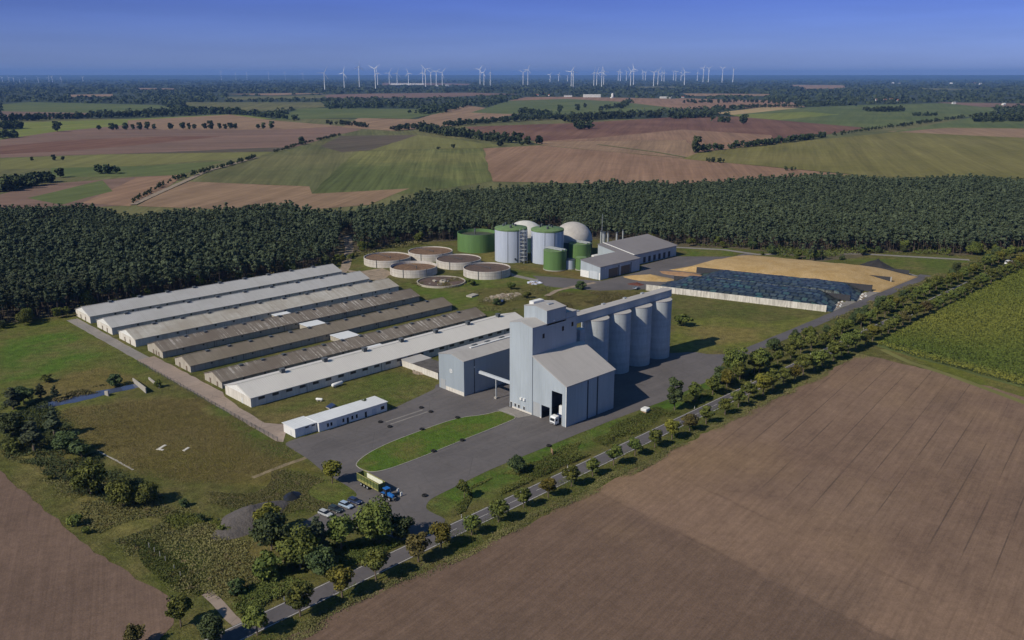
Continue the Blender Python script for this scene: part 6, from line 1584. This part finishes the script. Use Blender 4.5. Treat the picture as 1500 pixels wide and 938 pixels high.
copse([(700,155),(740,150)], 40, 16, 26, 'trees at the village edge in the middle', 230)
copse([(885,163),(910,158),(925,150)], 30, 16, 26, 'trees running up from the round clump to the white works', 231)
copse([(1000,152),(1100,150),(1180,155),(1260,156)], 40, 15, 60, 'tree line beyond the brown strip at right', 232)
# individual field trees
ROWC = [145,164,171,184,195,205,216,226,250,268,277,285,300,309,322,330,338,345,378,386,398]
for i, px in enumerate(ROWC):
    tpx('field', px, 190.5-0.008*(px-145), RT.uniform(6.5, 10.5), 'round dark tree in the row across the tan field at left, %s from the left' % ORD[i], 'tree', RT.uniform(0.85, 1.2), 'row of round trees across the tan field')
for k, px, py, w, lab, hf in [('field',84,193,15,'single big round tree at the edge of the yellow-green field',1.0),('field',1020,224,16,'single tall tree at the near end of the thick hedgerow',1.45),('field',1089,182,15,'single round tree in the reddish field right of the pair',1.0),
    ('field',88,260,15,'round tree alone in the green field at left',0.9),('field',47,236,6,'tiny tree in the olive strip, left of three',1.0),('field',79,235,8,'small tree in the olive strip, middle of three',1.0),('field',92,235,7,'tiny tree in the olive strip, right of three',0.8),
    ('field',442,212,11,'small round tree on the hedgerow climbing from the grey-green field',1.0),('field',846,162,9,'round tree in the green field below the white works, left one',1.0),('field',857,158,7,'round tree in the green field below the white works, right one',1.0),('fieldbush',642,219,6,'bush on the upper edge of the striped field, left one',1.0),('fieldbush',664,217,8,'bush on the upper edge of the striped field, right one',1.0),
    ('fieldbush',733,214,14,'bush in front of the long dark central copse, left one',0.9),('fieldbush',764,213,9,'bush in front of the long dark central copse, right one',0.9),('field',820,166,10,'tree on the right rim of the copse in the green field',1.2)]:
    tpx(k, px, py, w, lab, 'tree' if k == 'field' else 'bush', hf)

# far woods: many low crowns where no field lies
def far_woods(name, y0, y1, n, sx, label, seed, hm):
    rng = np.random.RandomState(seed)
    PX = rng.uniform(-80, 1580, n); 
    PY = y0+(y1-y0)*rng.uniform(0, 1, n)
    bad = np.zeros(n, bool)
    for p in FIELD_PX: bad |= pip(PX, PY, p) | pip(PX, PY-1.0, p)
    PX, PY = PX[~bad], PY[~bad]
    VV = []; TT = []
    for px, py in zip(PX, PY):
        x, y = g(px, py); d = depth(x, y); w = sx*d/FPX*rng.uniform(0.7, 1.5); h = hm*rng.uniform(0.6, 1.25)
        nl = 16
        D = rng.normal(size=(nl, 3)); D[:, 2] = np.abs(D[:, 2]); D /= np.linalg.norm(D, axis=1, keepdims=True)
        P = D*np.array([w/2, w/2, h*0.85])+np.array([x, y, 0])
        V = quads_from(P, D+rng.normal(size=D.shape)*0.3, min(w*0.16, h*0.45), rng); V[:, 2] = np.maximum(V[:, 2], 0)
        VV.append(V); TT.append(np.clip(np.repeat(np.full(nl, rng.uniform(0.1, 0.8)), 4), 0, 1))
    V = np.concatenate(VV); T = np.concatenate(TT)
    tag(obj(name, cloud_mesh(name, V, T, M['leaf_far'])), label, 'woods', kind='stuff')
far_woods('far_woods', 135, 172, 5200, 6, 'dark woods and tree belts beyond the fields', 301, 14)
far_woods('far_woods', 121, 136, 3600, 9, 'blue-dark woods towards the horizon', 302, 15)
far_woods('far_woods', 113.5, 121, 2200, 14, 'hazy blue woods along the horizon', 303, 18)

# ------------------------------------------------------------------ village buildings
HM = {'white': simple('house_white', (0.66,0.64,0.60), 0.8, 0.1, 0.1), 'red': simple('house_red_roof', (0.26,0.10,0.06), 0.8, 0.2, 0.1), 'grey': simple('house_grey_roof', (0.30,0.29,0.29), 0.8, 0.2, 0.1)}
def house(px, py, w, d, h, rise, wall, roof, label, cat='house', rz=None, name='house'):
    x, y = g(px, py)
    t = thing(name, label, cat, (x, y, 0), RT.uniform(-0.5, 0.5)-0.8 if rz is None else rz)
    m = MB(); m.xprism([(-d/2,0),(d/2,0),(d/2,h),(0,h+rise),(-d/2,h)], -w/2, w/2); m.build('wall', HM[wall], t)
    m = MB(); k = rise/(d/2); o = 0.6
    m.xprism([(-d/2-o,h-o*k+0.05),(0,h+rise+0.05),(0,h+rise+0.5),(-d/2-o,h-o*k+0.5)], -w/2-0.5, w/2+0.5); m.xprism([(d/2+o,h-o*k+0.05),(d/2+o,h-o*k+0.5),(0,h+rise+0.5),(0,h+rise+0.05)], -w/2-0.5, w/2+0.5); m.build('roof', HM[roof], t)
sx = -0.78
house(867,142.6,95,40,13,2,'white','white','long white factory hall left of the white silo tower','factory',sx,'factory')
house(832,142,45,25,7,2,'white','grey','low white shed left of the white factory','shed',sx,'factory_shed')
house(975,144.4,60,20,7,2,'white','white','low white hall right of the white silo tower','hall',sx,'factory_shed')
house(588,124.6,260,60,14,3,'white','white','very long pale hall among the wind turbines at left','hall',sx,'factory')
house(612,124.4,160,60,12,3,'white','white','pale hall next to the very long pale hall','hall',sx,'factory')
x_, y_ = g(897, 143.8); t = thing('silo_tower', 'bright white silo tower beside the distant white factory', 'silo', (x_, y_, 0))
m = MB(); m.lathe([(6,0),(6,20),(5,23),(1,25)], 24); m.build('shell', M['trim_white'], t, True); m = MB(); m.box(-12,-6.1,-5,5,0,5); m.build('annex', M['trim_white'], t)
HP = [(787,140.5,'white','red'),(796,139.5,'white','red'),(805,140.8,'white','red'),(1000,143.6,'white','red'),(1284,147.8,'white','red'),(1296,148.2,'white','red'),(1305,147.2,'white','red'),(1316,148.6,'white','red'),(1308,123.2,'white','white'),(1317,124,'white','grey'),(1393,123.6,'white','white'),(1419,124.6,'white','grey'),(1428,123.4,'white','red'),(1436,124.2,'white','white'),(640,127.5,'white','grey'),(655,126.5,'white','grey'),(1397,152.6,'white','grey'),(1470,154.4,'white','white')]
for i, (px, py, a, b) in enumerate(HP):
    hs = 1.0 if py > 135 else 2.2
    house(px, py, 14*hs, 10*hs, 5*hs, 4*hs, a, b, 'distant white-walled village house with %s roof, %s from the left' % ({'red':'red','grey':'grey','white':'pale'}[b], ORD[sorted(q[0] for q in HP).index(px)]), 'house', None)

# ------------------------------------------------------------------ wind turbines
M['turbine'] = simple('turbine_white', (0.85,0.85,0.85), 0.5, 0.03, 0.05)
TB = [(475.9,107.2,132.7),(504.5,107.2,130.4),(526.7,98.5,130),(550.4,101.5,132.7),(553.5,107.2,125.7),(570.5,107.5,126.3),(582,107.5,125.7),(598.6,107.5,124.9),(619.4,106.7,123.5),(623.7,102.3,130),(631.5,106.7,126.6),(639.3,105.8,127),(648,106.7,128),
 (703.3,102.3,125.7),(709,106.7,125.2),(718.3,106.7,125.7),(766.3,106.7,125.7),(773.2,102.3,124.9),(805.8,110,120.2),(818.3,109.3,119.7),(831.3,111,119.7),(836.6,105.5,129.2),(839.6,105.5,128.3),(869.8,106.7,127.5),(874,106.7,127),(881.2,105.8,128.7),(884.2,105.5,126.3),
 (905.5,105.6,119),(908.8,106,119),(917.4,106,119),(923.5,105.5,128),(927.8,101.5,126.3),(941.7,106,119),(945.2,106,119),(957.2,106.7,126.6),(963.4,105.8,126.6),(969.3,106.5,119.5),(972.6,106.5,119.5),(986.3,106,119),(990,106,119),(997.4,106.5,119),(1002.3,106.1,126.3),(1021.3,106.7,119),(1029.7,100.6,121),(1037.5,101,121),(1057.7,101,121),(1073.3,102.3,122)]
TL = [(4,114,121),(13.5,114,121),(20.5,114.5,121),(29,114.5,121),(37.5,114.5,121),(56.5,114,121),(72,113.5,121),(77,113,121),(90,114.5,121),(122,113.5,121)]
TL2 = [(324.5,105,118),(346,107,118),(362,107,118),(394,107,118),(418,106.5,118),(444,107.5,118)]
def turbine(px, hub, base, label, group, seed, kk=1.0):
    x, y = g(px, base); d = math.hypot(x, y); hz = CAMH + (110-hub)/FPX*depth(x, y)
    r = random.Random(seed); R = min(60.0, hz*0.5); hd = depth(x, y)
    t = thing('wind_turbine', label, 'wind turbine', (x, y, 0), HEAD+math.radians(r.uniform(140, 215)), group)
    k = max(1.35, hd/6200.0)*kk   # bigger machines far out
    m = MB(); m.lathe([(2.6*k,0),(1.5*k,hz-1.5)], 14); m.build('tower', M['turbine'], t, True)
    m = MB(); m.box(-6*k, 4*k, -1.9*k, 1.9*k, hz-1.5, hz+2.2); nc = m.build('nacelle', M['turbine'], t, False, 0.4)
    m = MB(); m.M = Matrix.Translation((4*k, 0, hz+0.3)) @ Matrix.Rotation(math.pi/2, 4, 'Y'); m.lathe([(1.7*k,0),(1.5*k,1.5*k),(0.3,3*k)], 14); hb = m.build('hub', M['turbine'], t, True)
    a0 = r.uniform(0, 2.09)
    for i in range(3):
        m = MB(); m.M = Matrix.Translation((5.2*k, 0, hz+0.3)) @ Matrix.Rotation(a0+i*2.0944, 4, 'X')
        c = 1.35*k
        m.add([(-.3*k,-c*.6,1.2),(.3*k,-c*.6,1.2),(.3*k,c*.6,1.2),(-.3*k,c*.6,1.2),(-.3*k,-c,R*0.22),(.3*k,-c,R*0.22),(.3*k,c,R*0.22),(-.3*k,c,R*0.22),(-.1*k,-c*.3,R),(.1*k,-c*.3,R),(.1*k,c*.3,R),(-.1*k,c*.3,R)],
              [(0,1,5,4),(1,2,6,5),(2,3,7,6),(3,0,4,7),(4,5,9,8),(5,6,10,9),(6,7,11,10),(7,4,8,11),(8,9,10,11),(3,2,1,0)])
        m.build('blade', M['turbine'], hb)
for i, q in enumerate(sorted(TB)): turbine(*q, 'white wind turbine in the main wind farm on the horizon, %s from the left' % ORD[i], 'main wind farm on the horizon', i)
for i, q in enumerate(TL): turbine(*q, 'tiny wind turbine at the far left horizon, %s from the left' % ORD[i], 'far left wind farm', 100+i, 0.55)
for i, q in enumerate(TL2): turbine(*q, 'faint wind turbine left of the main wind farm, %s from the left' % ORD[i], 'faint turbines left of the main wind farm', 200+i, 0.4)

# ------------------------------------------------------------------ air
def haze():
    m = bpy.data.materials.new('haze_air'); m.use_nodes = True; n = m.node_tree; n.nodes.clear()
    o = n.nodes.new('ShaderNodeOutputMaterial'); v = n.nodes.new('ShaderNodeVolumePrincipled')
    v.inputs['Color'].default_value = (0.24, 0.47, 1.0, 1); v.inputs['Density'].default_value = 0.000036
    v.inputs['Anisotropy'].default_value = 0.0
    n.links.new(v.outputs[0], o.inputs['Volume'])
    b = MB(); R = 41000; b.box(-R, R, -R, R, -1.6, 300); tag(b.build('haze', m), kind='stuff', label='blue summer haze over the plain', cat='haze')
haze()
